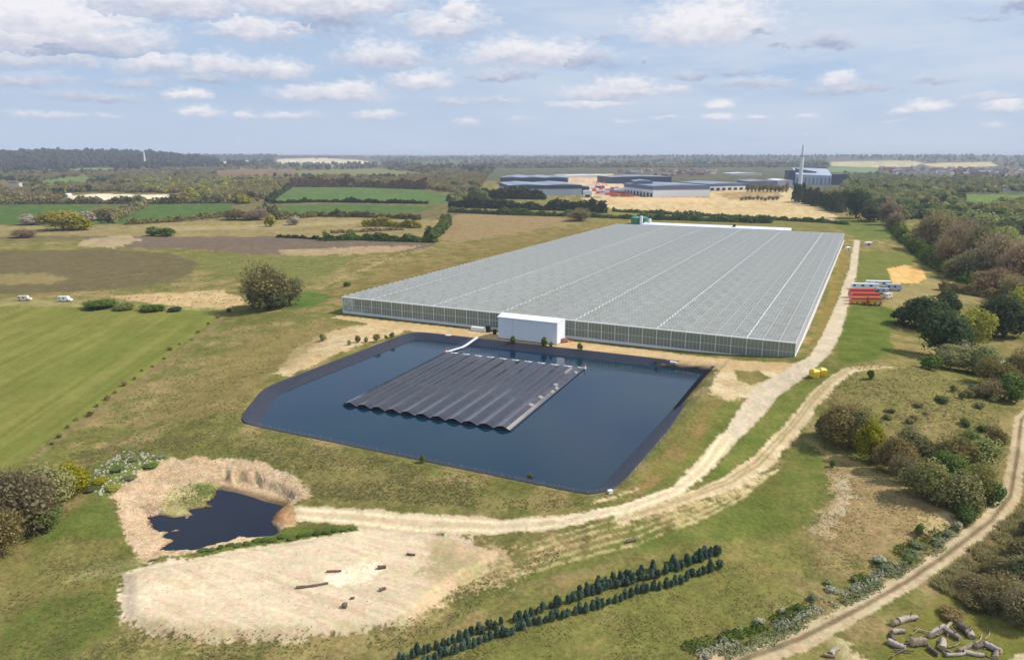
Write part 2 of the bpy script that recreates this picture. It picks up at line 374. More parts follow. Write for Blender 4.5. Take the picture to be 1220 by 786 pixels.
# ---------------------------------------------------------------- the land: one sheet to the horizon, sheets for fields and tracks on it
def build_land():
    az = np.concatenate([np.arange(-180, -42, 3.0), np.arange(-42, 42, 0.095), np.arange(42, 180, 3.0)])
    rs = [0.5, 20, 40, 58, 70, 78]
    th = 39.0
    while True:
        r = CAMH / math.tan(math.radians(th)) if th > 0.02 else 1e9
        if r > rs[-1] * 1.028 and len(rs) > 8: r = rs[-1] * 1.028
        rs.append(r)
        if r > 38000: break
        th = math.degrees(math.atan2(CAMH, r)) - 0.082
    rs = np.array(rs); na, nr = len(az), len(rs)
    A, R = np.meshgrid(np.radians(az), rs); X = (np.sin(A) * R).ravel(); Y = (np.cos(A) * R).ravel()
    Z = hbase(X, Y)
    # where each vertex shows in the photograph, used to look up which field it belongs to
    cy, sy = math.cos(PITCH), math.sin(PITCH)
    dz = Z - CAMH; fw = Y * cy - dz * sy; upc = Y * sy + dz * cy
    fw_ = np.where(fw > 1, fw, 1); PX = np.where(fw > 1, 610 + F * X / fw_, -9999); PY = np.where(fw > 1, 393 - F * upc / fw_, 9999)
    PX = np.clip(PX, -3000, 4200); PY = np.clip(PY, 150, 3000)
    r = np.hypot(X, Y)
    # natural variation of rough grass
    n1 = fbm(X / 28, Y / 28, 1, 4); n2 = fbm(X / 7, Y / 7, 11, 4); n3 = fbm(X / 1.8, Y / 1.8, 19, 3)
    nf = fbm(A.ravel() * 60, np.log(r) * 60, 41, 4); nf2 = fbm(A.ravel() * 170, np.log(r) * 170, 47, 3)
    hf = (fbm(X / .55, Y / .55, 97, 3) - .5) * (1 - ss(150, 420, r))
    near = (1 - ss(500, 1100, r)); mixn = n2 * near + nf2 * (1 - near); mixl = n1 * near + nf * (1 - near)
    olive, brown, green = np.array(L(128, 120, 74)), np.array(L(150, 132, 92)), np.array(L(110, 111, 58))
    t = np.clip((mixl * .55 + mixn * .45 - .36) / .28, 0, 1)[:, None]
    C = green * (1 - t) + olive * t
    t2 = np.clip((mixn * .7 + n1 * .3 - .48) / .12, 0, 1)[:, None]
    C = C * (1 - t2 * .8) + brown * t2 * .8
    t3 = (np.clip((fbm(X / 3.2, Y / 3.2, 91, 4) - .52) / .1, 0, 1) * near)[:, None]; C = C * (1 - t3 * .3) + np.array(L(88, 92, 50)) * t3 * .3
    C *= (0.83 + 0.34 * n3)[:, None]; C *= (1 + .7 * hf)[:, None]
    LAB = np.zeros(len(X), dtype=np.int32); names = ['ground']
    ea = (n3 - .5) * 1.3 + (n2 - .5) * 1.8            # edge raggedness in metres
    ep = (nf2 - .5) * 9                               # in pixels, for the far country
    def region(w, c1, c2=None, name=None, k=1.0, nz=None, keep=.25):
        nonlocal C
        z = (mixn if nz is None else nz); z = np.clip((z - .35) / .3, 0, 1)[:, None]
        c = np.array(L(*c1)) * (1 - z) + np.array(L(*(c2 or c1))) * z
        c = c * ((1 - keep / 2 + keep * n3) * (1 + 1.1 * keep * hf * 1.6))[:, None]
        w = (np.clip(w, 0, 1) * k)[:, None]; c = c * (.9 + .2 * n2)[:, None]; C = C * (1 - w) + c * w
        if name:
            if name not in names: names.append(name)
            LAB[w[:, 0] > .5] = names.index(name)
        return w[:, 0]
    def sub(m, fn, default=-1e3):
        out = np.full(len(X), default); i = np.where(m)[0]
        if len(i): out[i] = fn(i)
        return out
    def bb(pts, pad, far=False):
        xs = [p[0] for p in pts]; ys = [p[1] for p in pts]; U, V = (PX, PY) if far else (X, Y)
        return (U > min(xs) - pad) & (U < max(xs) + pad) & (V > min(ys) - pad) & (V < max(ys) + pad)
    def polyw(px, c1, c2=None, name=None, soft=1.0, amp=1.0, k=1.0, keep=.25, nz=None):     # near: distances in metres
        pts = toworld(px); pad = 8 + soft * 4
        d = sub(bb(pts, pad), lambda i: sd_poly(X[i], Y[i], pts))
        return region((d + ea * amp + hf * soft * 1.7) / (soft * .45) + .5, c1, c2, name, k, nz, keep)
    def polyp(px, c1, c2=None, name=None, soft=1.2, amp=.25, k=1.0, keep=.2, nz=None):      # far: looked up by pixel
        d = sub(bb(px, 14, True), lambda i: sd_poly(PX[i], PY[i] * 2.0, [(a, b * 2.0) for a, b in px]))
        return region((d + ep * amp) / soft + .5, c1, c2, name, k, nz, keep)
    def track(px, c1, c2, name=None, amp=.5, soft=.8, k=1.0, rut=None, keep=.3):
        pts = toworld([(p[0], p[1]) for p in px])
        wid = [p[2] * math.hypot(CAMH, math.hypot(*q)) / F for p, q in zip(px, pts)]
        i = np.where(bb(pts, 14))[0]; d, lat, al = (np.full(len(X), v) for v in (-1e3, 0.0, 0.0))
        if len(i): d[i], lat[i], al[i] = sd_line(X[i], Y[i], pts, wid)
        w = region((d + ea * amp + hf * soft * 1.1) / (soft * .6) + .5, c1, c2, name, k, None, keep)
        if rut is not None:
            rc, pos, rw = rut
            q = np.zeros(len(X))
            for p_ in pos: q = np.maximum(q, np.exp(-((lat - p_) / rw) ** 2))
            region(w * q * (0.6 + .9 * n2), rc, None, None, .9, None, .3)
        return w
    # ---- far country, back to front
    polyp([(-400, 186), (1700, 186), (1700, 232), (1000, 235), (560, 215), (-400, 205)], (84, 88, 74), (100, 100, 82), soft=3)
    polyp([(-400, 183), (290, 184), (330, 198), (60, 205), (-400, 208)], (66, 72, 58), (58, 64, 52), soft=3)
    polyp([(-400, 204), (60, 200), (300, 200), (560, 208), (600, 240), (560, 248), (520, 290), (-400, 285)], (104, 98, 70), (122, 112, 78), soft=3)
    polyp([(330, 190), (380, 188), (430, 191), (455, 196), (330, 196)], (208, 196, 180), (190, 180, 160), 'chalk_field')
    polyp([(265, 193), (290, 191), (312, 193), (300, 196), (268, 196)], (200, 188, 168), None, 'chalk_field')
    polyp([(300, 196), (360, 194), (440, 197), (430, 200), (310, 200)], (150, 150, 110), (130, 140, 90))
    polyp([(990, 193), (1080, 191), (1100, 194), (1090, 199), (1040, 200), (990, 198)], (200, 180, 150), (160, 165, 120), 'arable_field')
    polyp([(1095, 195), (1180, 193), (1190, 198), (1120, 201)], (205, 185, 155), (175, 165, 130), 'arable_field')
    polyp([(985, 199), (1050, 200), (1040, 206), (990, 205)], (110, 135, 100), None)
    polyp([(40, 216), (72, 212), (110, 211), (104, 219), (88, 222), (45, 221)], (98, 128, 66), None, 'pasture')
    polyp([(80, 201), (135, 200), (130, 203), (85, 204)], (110, 130, 80))
    polyp([(258, 204), (350, 202), (360, 209), (300, 213), (262, 212)], (128, 104, 86), (118, 98, 80), 'ploughed_field')
    polyp([(350, 204), (450, 201), (500, 206), (480, 210), (350, 210)], (112, 122, 72), (126, 120, 80))
    polyp([(80, 234), (118, 231), (165, 232), (205, 232), (206, 238), (150, 242), (90, 242)], (232, 222, 205), (205, 190, 170), 'chalk_face', soft=.7)
    polyp([(-300, 246), (70, 243), (150, 245), (142, 258), (128, 268), (-300, 268)], (74, 98, 54), (84, 106, 58), 'crop_field')
    polyp([(158, 250), (180, 243), (276, 243), (277, 247), (270, 252), (215, 261), (150, 268), (128, 267)], (74, 100, 54), (84, 108, 58), 'crop_field')
    polyp([(345, 224), (420, 223), (500, 226), (530, 232), (600, 240), (520, 243), (420, 240), (320, 241), (330, 231)], (82, 108, 64), (92, 116, 68), 'crop_field')
    polyp([(320, 245), (420, 243), (520, 246), (500, 253), (400, 256), (330, 256), (315, 252)], (76, 102, 58), (86, 110, 62), 'crop_field')
    polyp([(150, 268), (330, 258), (540, 262), (530, 284), (380, 285), (100, 281), (-300, 280), (-300, 270)], (138, 126, 86), (150, 136, 96), k=.85)
    polyp([(200, 270), (330, 267), (430, 262), (430, 266), (330, 272), (210, 275)], (170, 155, 118), None, k=.5)
    polyp([(660, 208), (730, 207), (745, 222), (725, 236), (700, 234)], (205, 188, 168), (190, 160, 140), 'construction_yard')
    polyp([(690, 236), (755, 234), (845, 235), (845, 228), (940, 222), (960, 243), (1000, 258), (990, 264), (830, 259), (735, 251), (710, 243)], (200, 180, 144), (188, 160, 122), 'sand_quarry', soft=.8)
    polyp([(850, 230), (925, 228), (935, 235), (870, 238)], (150, 130, 96), (178, 150, 108))
    polyp([(730, 236), (840, 236), (840, 241), (740, 240)], (212, 170, 134), (215, 190, 150), k=.7)
    polyp([(730, 252), (830, 258), (990, 264), (1000, 272), (760, 265)], (128, 122, 78), (112, 112, 62))
    polyp([(1140, 232), (1300, 231), (1300, 243), (1150, 243)], (96, 124, 64), (110, 130, 72), 'pasture')
    polyp([(985, 262), (1060, 262), (1090, 270), (1095, 284), (1025, 286), (1000, 272)], (98, 112, 54), (110, 116, 60), 'grass_field')
    # the road between the trees, far right
    track([(1066, 262, 2.2), (1085, 276, 2.6), (1100, 290, 3), (1122, 307, 3), (1150, 322, 3), (1190, 338, 3.4), (1240, 356, 4)], (150, 145, 140), (165, 160, 152), 'road', amp=.1)
    # ---- middle ground left
    polyw([(-60, 300), (120, 297), (200, 301), (238, 314), (215, 332), (160, 343), (60, 349), (-60, 352)], (108, 97, 74), (96, 88, 70), soft=6, amp=4, k=.85)
    polyw([(-60, 328), (60, 325), (80, 332), (60, 338), (-60, 338)], (150, 136, 92), None, soft=5, amp=4, k=.6)
    polyw([(96, 282), (330, 282), (430, 286), (520, 291), (490, 300), (400, 303), (300, 303), (230, 296), (140, 295)], (118, 103, 94), (106, 94, 86), 'ploughed_strip', soft=3, amp=3)
    polyw([(96, 286), (150, 280), (170, 286), (135, 296), (92, 293)], (180, 160, 130), (160, 144, 118), soft=4, amp=4, k=.85)
    polyw([(330, 298), (430, 294), (500, 293), (470, 301), (380, 304), (340, 305)], (176, 152, 120), None, soft=3, amp=3, k=.75)
    polyw([(540, 256), (620, 254), (700, 264), (650, 272), (585, 283), (545, 290), (520, 284)], (150, 128, 98), (140, 120, 90), soft=6, amp=4, k=.9)
    polyw([(390, 345), (450, 322), (560, 290), (660, 272), (740, 263), (744, 268), (640, 296), (520, 328), (405, 360)], (120, 108, 66), (134, 118, 76), soft=3, amp=2, k=.8)
    polyw([(235, 302), (330, 305), (420, 306), (400, 322), (370, 338), (300, 330), (240, 320)], (116, 122, 68), (104, 112, 60), soft=6, amp=5, k=.7)
    polyw([(126, 353), (200, 349), (262, 346), (286, 353), (290, 362), (270, 368), (210, 365)], (196, 170, 132), (178, 152, 114), soft=2, amp=2)
    polyw([(335, 352), (372, 347), (398, 352), (372, 367), (340, 368)], (84, 108, 50), (96, 116, 54), soft=2, amp=1.5)
    track([(380, 344, 2), (410, 330, 2), (440, 318, 2), (480, 302, 1.5), (510, 295, 1.2)], (184, 164, 118), (150, 140, 96), amp=1.0, k=.7)
    # big field, left
    fld = [(-500, 358), (120, 366), (268, 371), (255, 386), (190, 433), (115, 488), (40, 540), (-5, 566), (-500, 760)]
    w = polyw(fld, (110, 118, 54), (120, 122, 60), 'green_field', soft=1.6, amp=1.0, nz=n1, keep=.12)
    fw = toworld([(268, 371), (40, 540)]); ex, ey = np.array(fw[1]) - np.array(fw[0]); ln = math.hypot(ex, ey); ex, ey = ex / ln, ey / ln
    lt = X * ey - Y * ex; al = X * ex + Y * ey
    st = fbm(lt / 3.2, al / 90, 61, 3); st2 = fbm(lt / 1.1, al / 50, 63, 2)
    region(w * np.clip((st - .48) / .2, 0, 1), (134, 132, 70), None, None, .6, None, .1)
    region(w * np.clip((st2 - .52) / .2, 0, 1), (98, 108, 46), None, None, .6, None, .1)
    polyp([(-200, 356), (110, 358), (268, 366), (268, 371), (120, 366), (-200, 362)], (150, 148, 100), None, k=.5)
    track([(272, 372, 5), (250, 392, 5), (200, 430, 5.5), (150, 466, 6), (95, 505, 6), (40, 545, 6)], (138, 122, 88), (124, 112, 78), amp=1.2, k=.75)
    # bright and dry patches round the reservoir
    polyw([(325, 446), (352, 414), (398, 394), (450, 384), (492, 391), (470, 400), (420, 414), (385, 428), (345, 448)], (204, 184, 152), (184, 160, 124), 'bare_chalk_bank', soft=2, amp=2.5)
    polyw([(392, 378), (405, 376), (600, 396), (800, 420), (950, 433), (975, 446), (900, 449), (856, 446), (858, 438), (700, 419), (493, 396), (440, 386)], (196, 170, 132), (182, 156, 118), 'dirt_path', soft=1, amp=.8)
    polyw([(852, 444), (900, 440), (940, 448), (905, 470), (868, 478), (845, 470)], (208, 190, 160), (186, 164, 130), soft=1.5, amp=1.5)
    polyw([(875, 441), (905, 442), (920, 450), (895, 458), (880, 452)], (110, 106, 60), (130, 120, 74), soft=1, amp=1.4)
    polyw([(-5, 380), (0, 0)], (0, 0, 0)) if False else None
    polyw([(262, 420), (320, 392), (400, 384), (330, 440), (290, 490), (250, 500), (180, 500)], (142, 124, 80), (126, 114, 68), soft=8, amp=4, k=.6)
    polyw([(845, 470), (868, 480), (820, 555), (775, 590), (742, 598), (770, 560), (820, 510)], (144, 120, 80), (118, 112, 58), soft=3, amp=2, k=.85)
    polyw([(862, 478), (885, 478), (850, 535), (800, 575), (760, 596), (770, 585), (820, 545)], (92, 108, 46), (108, 112, 54), soft=2, amp=1.2, k=.8)
    polyw([(955, 440), (1003, 300), (1013, 300), (1000, 345), (988, 385), (968, 428)], (140, 124, 68), (124, 110, 62), soft=1, amp=1, k=.9)
    polyw([(1024, 300), (1080, 300), (1090, 322), (1066, 345), (1022, 345), (1016, 330)], (116, 118, 62), (104, 112, 56), 'grass_field', soft=3, amp=2)
    polyw([(1014, 364), (1062, 362), (1068, 378), (1058, 405), (1066, 414), (1040, 430), (1000, 433), (996, 415), (1004, 385)], (90, 106, 44), (100, 112, 50), 'grass_field', soft=2.2, amp=1.8)
    polyw([(1062, 345), (1110, 330), (1160, 340), (1190, 350), (1150, 362), (1100, 360), (1070, 372), (1050, 362)], (156, 142, 100), (140, 126, 88), soft=4, amp=3, k=.8)
    polyw([(1057, 320), (1078, 316), (1098, 319), (1104, 332), (1096, 337), (1064, 338)], (214, 178, 116), (200, 160, 98), 'sand_patch', soft=1, amp=.8)
    polyw([(1030, 440), (1120, 440), (1180, 470), (1190, 500), (1100, 500), (1000, 490), (1005, 460)], (136, 128, 80), (120, 116, 66), soft=6, amp=4, k=.7)
    # ---- greens between and below the tracks
    polyw([(912, 470), (960, 448), (985, 452), (950, 505), (900, 556), (850, 572), (825, 578), (860, 545), (885, 505)], (98, 112, 50), (108, 114, 56), 'grass_field', soft=1.6, amp=1.6)
    polyw([(945, 436), (985, 440), (990, 452), (968, 458), (940, 452)], (96, 104, 48), (110, 108, 56), soft=1, amp=1)
    polyw([(958, 524), (985, 548), (992, 590), (975, 622), (900, 640), (800, 650), (700, 676), (640, 690), (560, 720), (540, 706), (700, 655), (830, 618), (920, 575)], (98, 110, 50), (110, 114, 58), 'grass_field', soft=2.5, amp=2)
    polyw([(700, 690), (900, 640), (960, 660), (900, 740), (760, 790), (500, 900), (300, 900), (500, 775)], (114, 116, 60), (124, 120, 66), soft=4, amp=2.5, k=.75)
    polyw([(985, 546), (1012, 552), (1060, 570), (1110, 592), (1140, 612), (1138, 632), (1080, 646), (1040, 668), (985, 648), (972, 620), (992, 590)], (160, 138, 100), (144, 124, 88), 'bare_knoll', soft=1.5, amp=1.6)
    polyw([(1000, 556), (1014, 566), (1022, 586), (1005, 612), (985, 638), (968, 632), (990, 604)], (192, 180, 152), (166, 146, 112), soft=1.4, amp=3.0, k=.8)
    polyw([(1100, 618), (1130, 608), (1138, 626), (1110, 634)], (196, 180, 140), (176, 158, 118), soft=1.2, amp=1.5, k=.8)
    polyw([(960, 522), (1010, 545), (1080, 572), (1140, 606), (1110, 600), (1040, 572), (985, 552)], (184, 162, 110), (150, 134, 90), soft=1.2, amp=1.2, k=.8)
    polyw([(1040, 780), (1150, 690), (1220, 650), (1300, 660), (1300, 900), (900, 900)], (100, 108, 46), (116, 114, 54), 'grass_field', soft=3, amp=2)
    polyw([(1130, 650), (1210, 590), (1300, 560), (1300, 720), (1220, 735), (1170, 705)], (128, 110, 74), (112, 98, 64), soft=3, amp=2, k=.8)
    polyw([(930, 786), (985, 758), (1010, 762), (1040, 790), (900, 800)], (190, 176, 144), (124, 118, 66), soft=1.2, amp=1.8, k=.85)
    polyw([(1195, 786), (1240, 768), (1240, 778), (1215, 790)], (190, 178, 150), None, soft=.5, amp=.5)
    # weeds and grass by the pond
    polyw([(95, 565), (150, 532), (200, 545), (205, 552), (160, 568), (135, 592), (110, 600)], (88, 112, 48), (104, 118, 56), soft=2, amp=2, k=.9)
    polyw([(40, 640), (110, 590), (135, 600), (150, 640), (80, 640), (30, 690)], (92, 110, 46), (104, 114, 54), soft=3, amp=2, k=.85)
    polyw([(0, 660), (80, 640), (140, 650), (130, 730), (60, 770), (-30, 786)], (134, 124, 76), (116, 112, 62), soft=4, amp=3, k=.6)
    polyw([(0, 740), (60, 710), (145, 700), (140, 740), (60, 800), (-30, 860)], (88, 104, 44), (100, 108, 50), soft=3, amp=2, k=.8)
    polyw([(300, 530), (420, 550), (560, 590), (700, 600), (690, 610), (520, 605), (380, 600), (340, 560)], (136, 124, 82), (118, 112, 66), soft=4, amp=3, k=.6)
    # ---- bare earth
    w = polyw([(146, 682), (175, 672), (235, 662), (330, 646), (410, 632), (450, 622), (560, 640), (600, 660), (560, 695), (520, 722), (480, 745), (400, 758), (330, 762), (240, 766), (200, 760), (146, 740)], (208, 190, 172), (199, 180, 160), 'bare_earth_yard', soft=1.2, amp=1.6, nz=n1, keep=.12)
    st = fbm((X * .5 + Y) / .7, (X - Y * .4) / 9, 71, 3); region(w * np.clip((st - .55) / .15, 0, 1), (220, 206, 184), None, None, .55)
    st = fbm((X * .5 + Y) / 1.1, (X - Y * .4) / 7, 73, 3); region(w * np.clip((st - .58) / .12, 0, 1), (180, 154, 126), None, None, .35)
    for q in range(7): track([(160 + q * 5, 690 + q * 9, .7), (300, 668 + q * 11, .7), (430, 655 + q * 10, .7), (540, 648 + q * 6, .7)], (190, 166, 138), (198, 176, 148), amp=.5, soft=.5, k=.4)
    for q in range(5): track([(190 + q * 60, 672 - q * 5, .6), (175 + q * 66, 710, .6), (185 + q * 62, 750, .6)], (220, 206, 186), None, amp=.5, soft=.5, k=.35)
    polyw([(380, 690), (420, 672), (460, 676), (440, 690), (400, 698)], (238, 232, 220), (220, 205, 185), soft=1, amp=1.4, k=.7)
    polyw([(520, 640), (620, 648), (620, 690), (540, 720), (470, 752), (500, 710)], (198, 170, 136), (130, 122, 74), soft=3, amp=3, k=.6)
    polyw([(150, 740), (330, 752), (470, 745), (440, 775), (250, 782), (140, 765)], (172, 152, 112), (130, 122, 72), soft=2.5, amp=3, k=.45)
    # tyre lines through the grass right of the yard
    for off in (-8, 0, 8, 17, 26):
        track([(510, 706 + off * .8, 1.6), (590, 668 + off * .9, 1.5), (680, 642 + off, 1.3), (760, 622 + off, 1.2), (830, 600 + off * .8, 1.5), (880, 582 + off * .5, 2.2), (925, 560, 2.5)], (200, 182, 146), (180, 164, 122), amp=.6, k=.72, soft=.6)
    # main tracks
    track([(1240, 478, 5), (1217, 500, 5.5), (1212, 545, 7), (1204, 590, 8), (1182, 620, 9), (1145, 648, 9.5), (1085, 690, 10), (1010, 732, 12), (950, 762, 15), (890, 784, 17), (800, 815, 19)], (190, 174, 150), (178, 160, 134), 'farm_track', amp=.3, soft=.5, rut=((112, 98, 76), (-.05, .12), .17), keep=.25)
    track([(1060, 437, 4), (1015, 440, 8), (990, 456, 8.5), (965, 482, 8), (935, 520, 10), (905, 553, 12), (870, 575, 12), (830, 590, 9), (790, 604, 8), (740, 620, 8)], (206, 188, 162), (186, 166, 136), 'dirt_track', amp=.6, soft=.8, rut=((150, 134, 92), (0, .45), .14))
    track([(1021, 286, 2.6), (1017, 320, 4), (1004, 362, 6), (990, 400, 9), (976, 424, 9), (952, 442, 14), (915, 464, 15), (891, 494, 12), (864, 528, 8.5), (834, 558, 8), (810, 580, 8)], (200, 187, 172), (186, 172, 156), 'gravel_track', amp=.55, soft=.5, keep=.2)
    track([(866, 520, 10), (838, 558, 9), (802, 586, 10), (745, 606, 11), (670, 622, 12), (590, 628, 15), (500, 624, 19), (430, 617, 17), (352, 611, 13)], (205, 188, 166), (192, 172, 148), 'dirt_track', amp=.8, soft=.7, keep=.15, rut=((226, 210, 182), (-.5, .5), .2))
    track([(1000, 287, 1.2), (1040, 288, 1.2), (1075, 292, 1.2)], (190, 178, 150), None, 'gravel_track', amp=.2)
    track([(705, 600, 3), (730, 593, 3), (760, 582, 2)], (212, 194, 160), None, amp=1, k=.8)
    # pond surround, then the weedy lip between pond and yard
    w = polyw([(133, 590), (160, 565), (205, 545), (290, 545), (345, 560), (372, 590), (352, 600), (350, 625), (330, 645), (230, 660), (165, 666), (150, 640)], (206, 178, 150), (184, 158, 130), 'pond_bank', soft=1.0, amp=1.2, nz=n3)
    region(w * np.clip((fbm(X / 1.2, Y / 1.2, 81, 4) - .5) / .12, 0, 1), (222, 204, 184), (150, 130, 108), None, .6)
    polyw([(185, 600), (205, 582), (232, 576), (260, 582), (258, 604), (236, 616), (205, 618), (188, 612)], (178, 174, 118), (150, 150, 92), soft=1, amp=1.8, k=.85)
    polyw([(225, 578), (252, 578), (254, 590), (238, 592)], (96, 118, 58), None, soft=.8, amp=1, k=.8)
    polyw([(318, 606), (340, 598), (350, 604), (346, 622), (330, 634)], (128, 84, 58), (178, 140, 104), soft=1, amp=1.3, k=.9)
    polyw([(236, 657), (300, 644), (335, 632), (420, 624), (425, 631), (350, 644), (290, 652), (240, 664)], (82, 102, 42), (106, 114, 54), soft=.8, amp=1.0)
    polyw([(110, 668), (160, 664), (172, 672), (130, 690), (80, 690)], (96, 110, 50), (150, 140, 100), soft=1.5, amp=1.5, k=.8)
    wet = sub(r < 220, lambda i: sd_poly(X[i], Y[i], POND)) > -6; wz = LOW - .85
    region(np.where(wet, 1 - ss(wz + .05, wz + .42, Z), 0), (112, 88, 66), (84, 70, 58), None, k=.8)
    # bottom of the reservoir is dark mud under the liner
    region(np.clip(sub(r < 400, lambda i: sd_poly(X[i], Y[i], RIM)) - 1.0, 0, 1), (40, 44, 56))
    lum = (C @ np.array([.3, .6, .1]))[:, None]; C = lum + (C - lum) * .90; C *= [1.07, 1.0, .86]
    Fc = None
    i0 = (np.arange(nr - 1)[:, None] * na + np.arange(na)[None, :]); i1 = (np.arange(nr - 1)[:, None] * na + (np.arange(na)[None, :] + 1) % na)
    Q = np.stack([i0, i1, i1 + na, i0 + na], -1).reshape(-1, 4)[:, ::-1]
    V = np.stack([X, Y, Z], 1)
    me = mesh_np('ground', V, Q, M_LAND, True, C * KLAND)
    g = link('ground', me); tag(g, 'rough olive and brown grassland spreading to the horizon', None, None, 'structure')
    labq = LAB[Q]; lab = np.where(labq[:, 0] == labq[:, 2], labq[:, 0], labq[:, 1])
    labels = {'chalk_field': 'pale chalky field near the horizon', 'arable_field': 'cream arable field beyond the town on the right', 'pasture': 'small green pasture among the distant woods',
      'ploughed_field': 'reddish ploughed field behind the tree belt', 'chalk_face': 'long white chalk pit face behind the left crop field', 'crop_field': 'bright green crop field divided by hedges',
      'construction_yard': 'pale construction yard between the warehouses', 'sand_quarry': 'sandy quarry ground in front of the warehouses', 'grass_field': 'green grass plot beside the tracks',
      'road': 'grey lane running between bare trees', 'ploughed_strip': 'grey brown tilled strip left of the greenhouse', 'green_field': 'large striped green field on the left',
      'bare_chalk_bank': 'pale bare bank left of the reservoir', 'dirt_path': 'tan path between greenhouse and reservoir', 'sand_patch': 'orange sand patch beyond the caravans', 'bare_knoll': 'dry brown knoll with chalk scree',
      'bare_earth_yard': 'pale bare earth yard with tyre marks', 'farm_track': 'two rut farm track at lower right', 'dirt_track': 'sandy vehicle track curving below the reservoir', 'gravel_track': 'grey gravel track beside the greenhouse', 'pond_bank': 'pinkish crumbly clay bank round the black pond'}
    rq = r[Q[:, 0]]
    for k_, nm in enumerate(names):
        if k_ == 0: continue
        q = Q[lab == k_]
        if not len(q): continue
        u, inv = np.unique(q, return_inverse=True); v = V[u].copy(); v[:, 2] += 0.012 + np.minimum(r[u] / 20000, .4) + 0.0006 * k_
        o = link(nm, mesh_np(nm, v, inv.reshape(-1, 4), M_EARTH if nm in EARTHY else M_LAND, True, C[u] * KLAND)); tag(o, labels.get(nm), None, None, 'structure')
    return X, Y, Z, PX, PY, r, n3
KLAND = 0.92
EARTHY = ('bare_earth_yard', 'dirt_track', 'gravel_track', 'farm_track', 'dirt_path', 'sand_quarry', 'road', 'sand_patch', 'chalk_face', 'green_field', 'crop_field', 'construction_yard')
GX, GY, GZ, GPX, GPY, GR, GN3 = build_land()
# ---------------------------------------------------------------- reservoir: liner, water, fence, floating array
def offset_poly(poly, d):
    """move each edge of a polygon inwards by d"""
    P_ = [Vector((*p, 0)) for p in poly]; n = len(P_); area = sum(P_[i].x * P_[(i + 1) % n].y - P_[(i + 1) % n].x * P_[i].y for i in range(n)); sgn = 1 if area > 0 else -1
    out = []
    for i in range(n):
        a, b, c = P_[i - 1], P_[i], P_[(i + 1) % n]; e1 = (b - a).normalized(); e2 = (c - b).normalized()
        n1 = Vector((-e1.y, e1.x, 0)) * sgn; n2 = Vector((-e2.y, e2.x, 0)) * sgn; m = (n1 + n2); m = m / max(0.3, m.length_squared / 2) if m.length > 0 else n1
        out.append((b.x + m.x * d, b.y + m.y * d))
    return out
WATER_Z = -1.35
def liner_mat():
    m, b = newmat("liner"); g = b.n('ShaderNodeNewGeometry').outputs['Position']
    uvn = b.n('ShaderNodeAttribute', attribute_name='v').outputs['Fac']
    seam = b.n('ShaderNodeTexWave', {'Vector': g, 'Scale': 0.9, 'Distortion': 1.2, 'Detail': 2.0}, wave_type='BANDS', bands_direction='DIAGONAL').outputs['Fac']
    n = b.noise(g, 0.8, 5, 0.7)
    c = b.mix(b.ramp(n, .3, .7), L4(26, 27, 38), L4(44, 45, 60)); c = b.mix(b.math('MULTIPLY', b.ramp(seam, .75, 1), .4), c, L4(84, 86, 102))
    bp = b.n('ShaderNodeBump', {'Height': b.math('ADD', n, seam), 'Strength': .6, 'Distance': .3}).outputs[0]
    p = b.n('ShaderNodeBsdfPrincipled', {'Base Color': c, 'Roughness': .42, 'Normal': bp}); finish(b, p.outputs[0]); return m
def water_mat(name, c1, c2, rough=.04, wave=.06, scale=.5):
    m, b = newmat(name); g = b.n('ShaderNodeNewGeometry').outputs['Position']
    n = b.noise(g, 0.022, 3, .5); w = b.noise(b.vm('MULTIPLY', g, (1, 1.6, 1)), scale, 4, .6)
    patch = b.noise(g, 0.045, 2, .5)
    c = b.mix(b.ramp(n, .35, .65), (*L(*c1), 1), (*L(*c2), 1))
    bp = b.n('ShaderNodeBump', {'Height': w, 'Strength': b.ramp(patch, .4, .6, wave * .5, wave * 1.6), 'Distance': .4}).outputs[0]
    p = b.n('ShaderNodeBsdfPrincipled', {'Base Color': c, 'Roughness': rough, 'IOR': 1.33, 'Normal': bp}); finish(b, p.outputs[0]); return m
M_LINER = liner_mat()
M_WATER = water_mat("reservoir_water", (4, 38, 62), (10, 46, 60))
M_BLACK = water_mat("pond_water", (14, 16, 34), (16, 18, 30), .05, .02)
M_STEEL = paint("galvanised_steel", (150, 152, 155), .45, .6)
M_WHITE = paint("white_paint", (226, 226, 224), .5, 0, .05)
M_DARK = paint("dark_rubber", (38, 38, 42), .7)

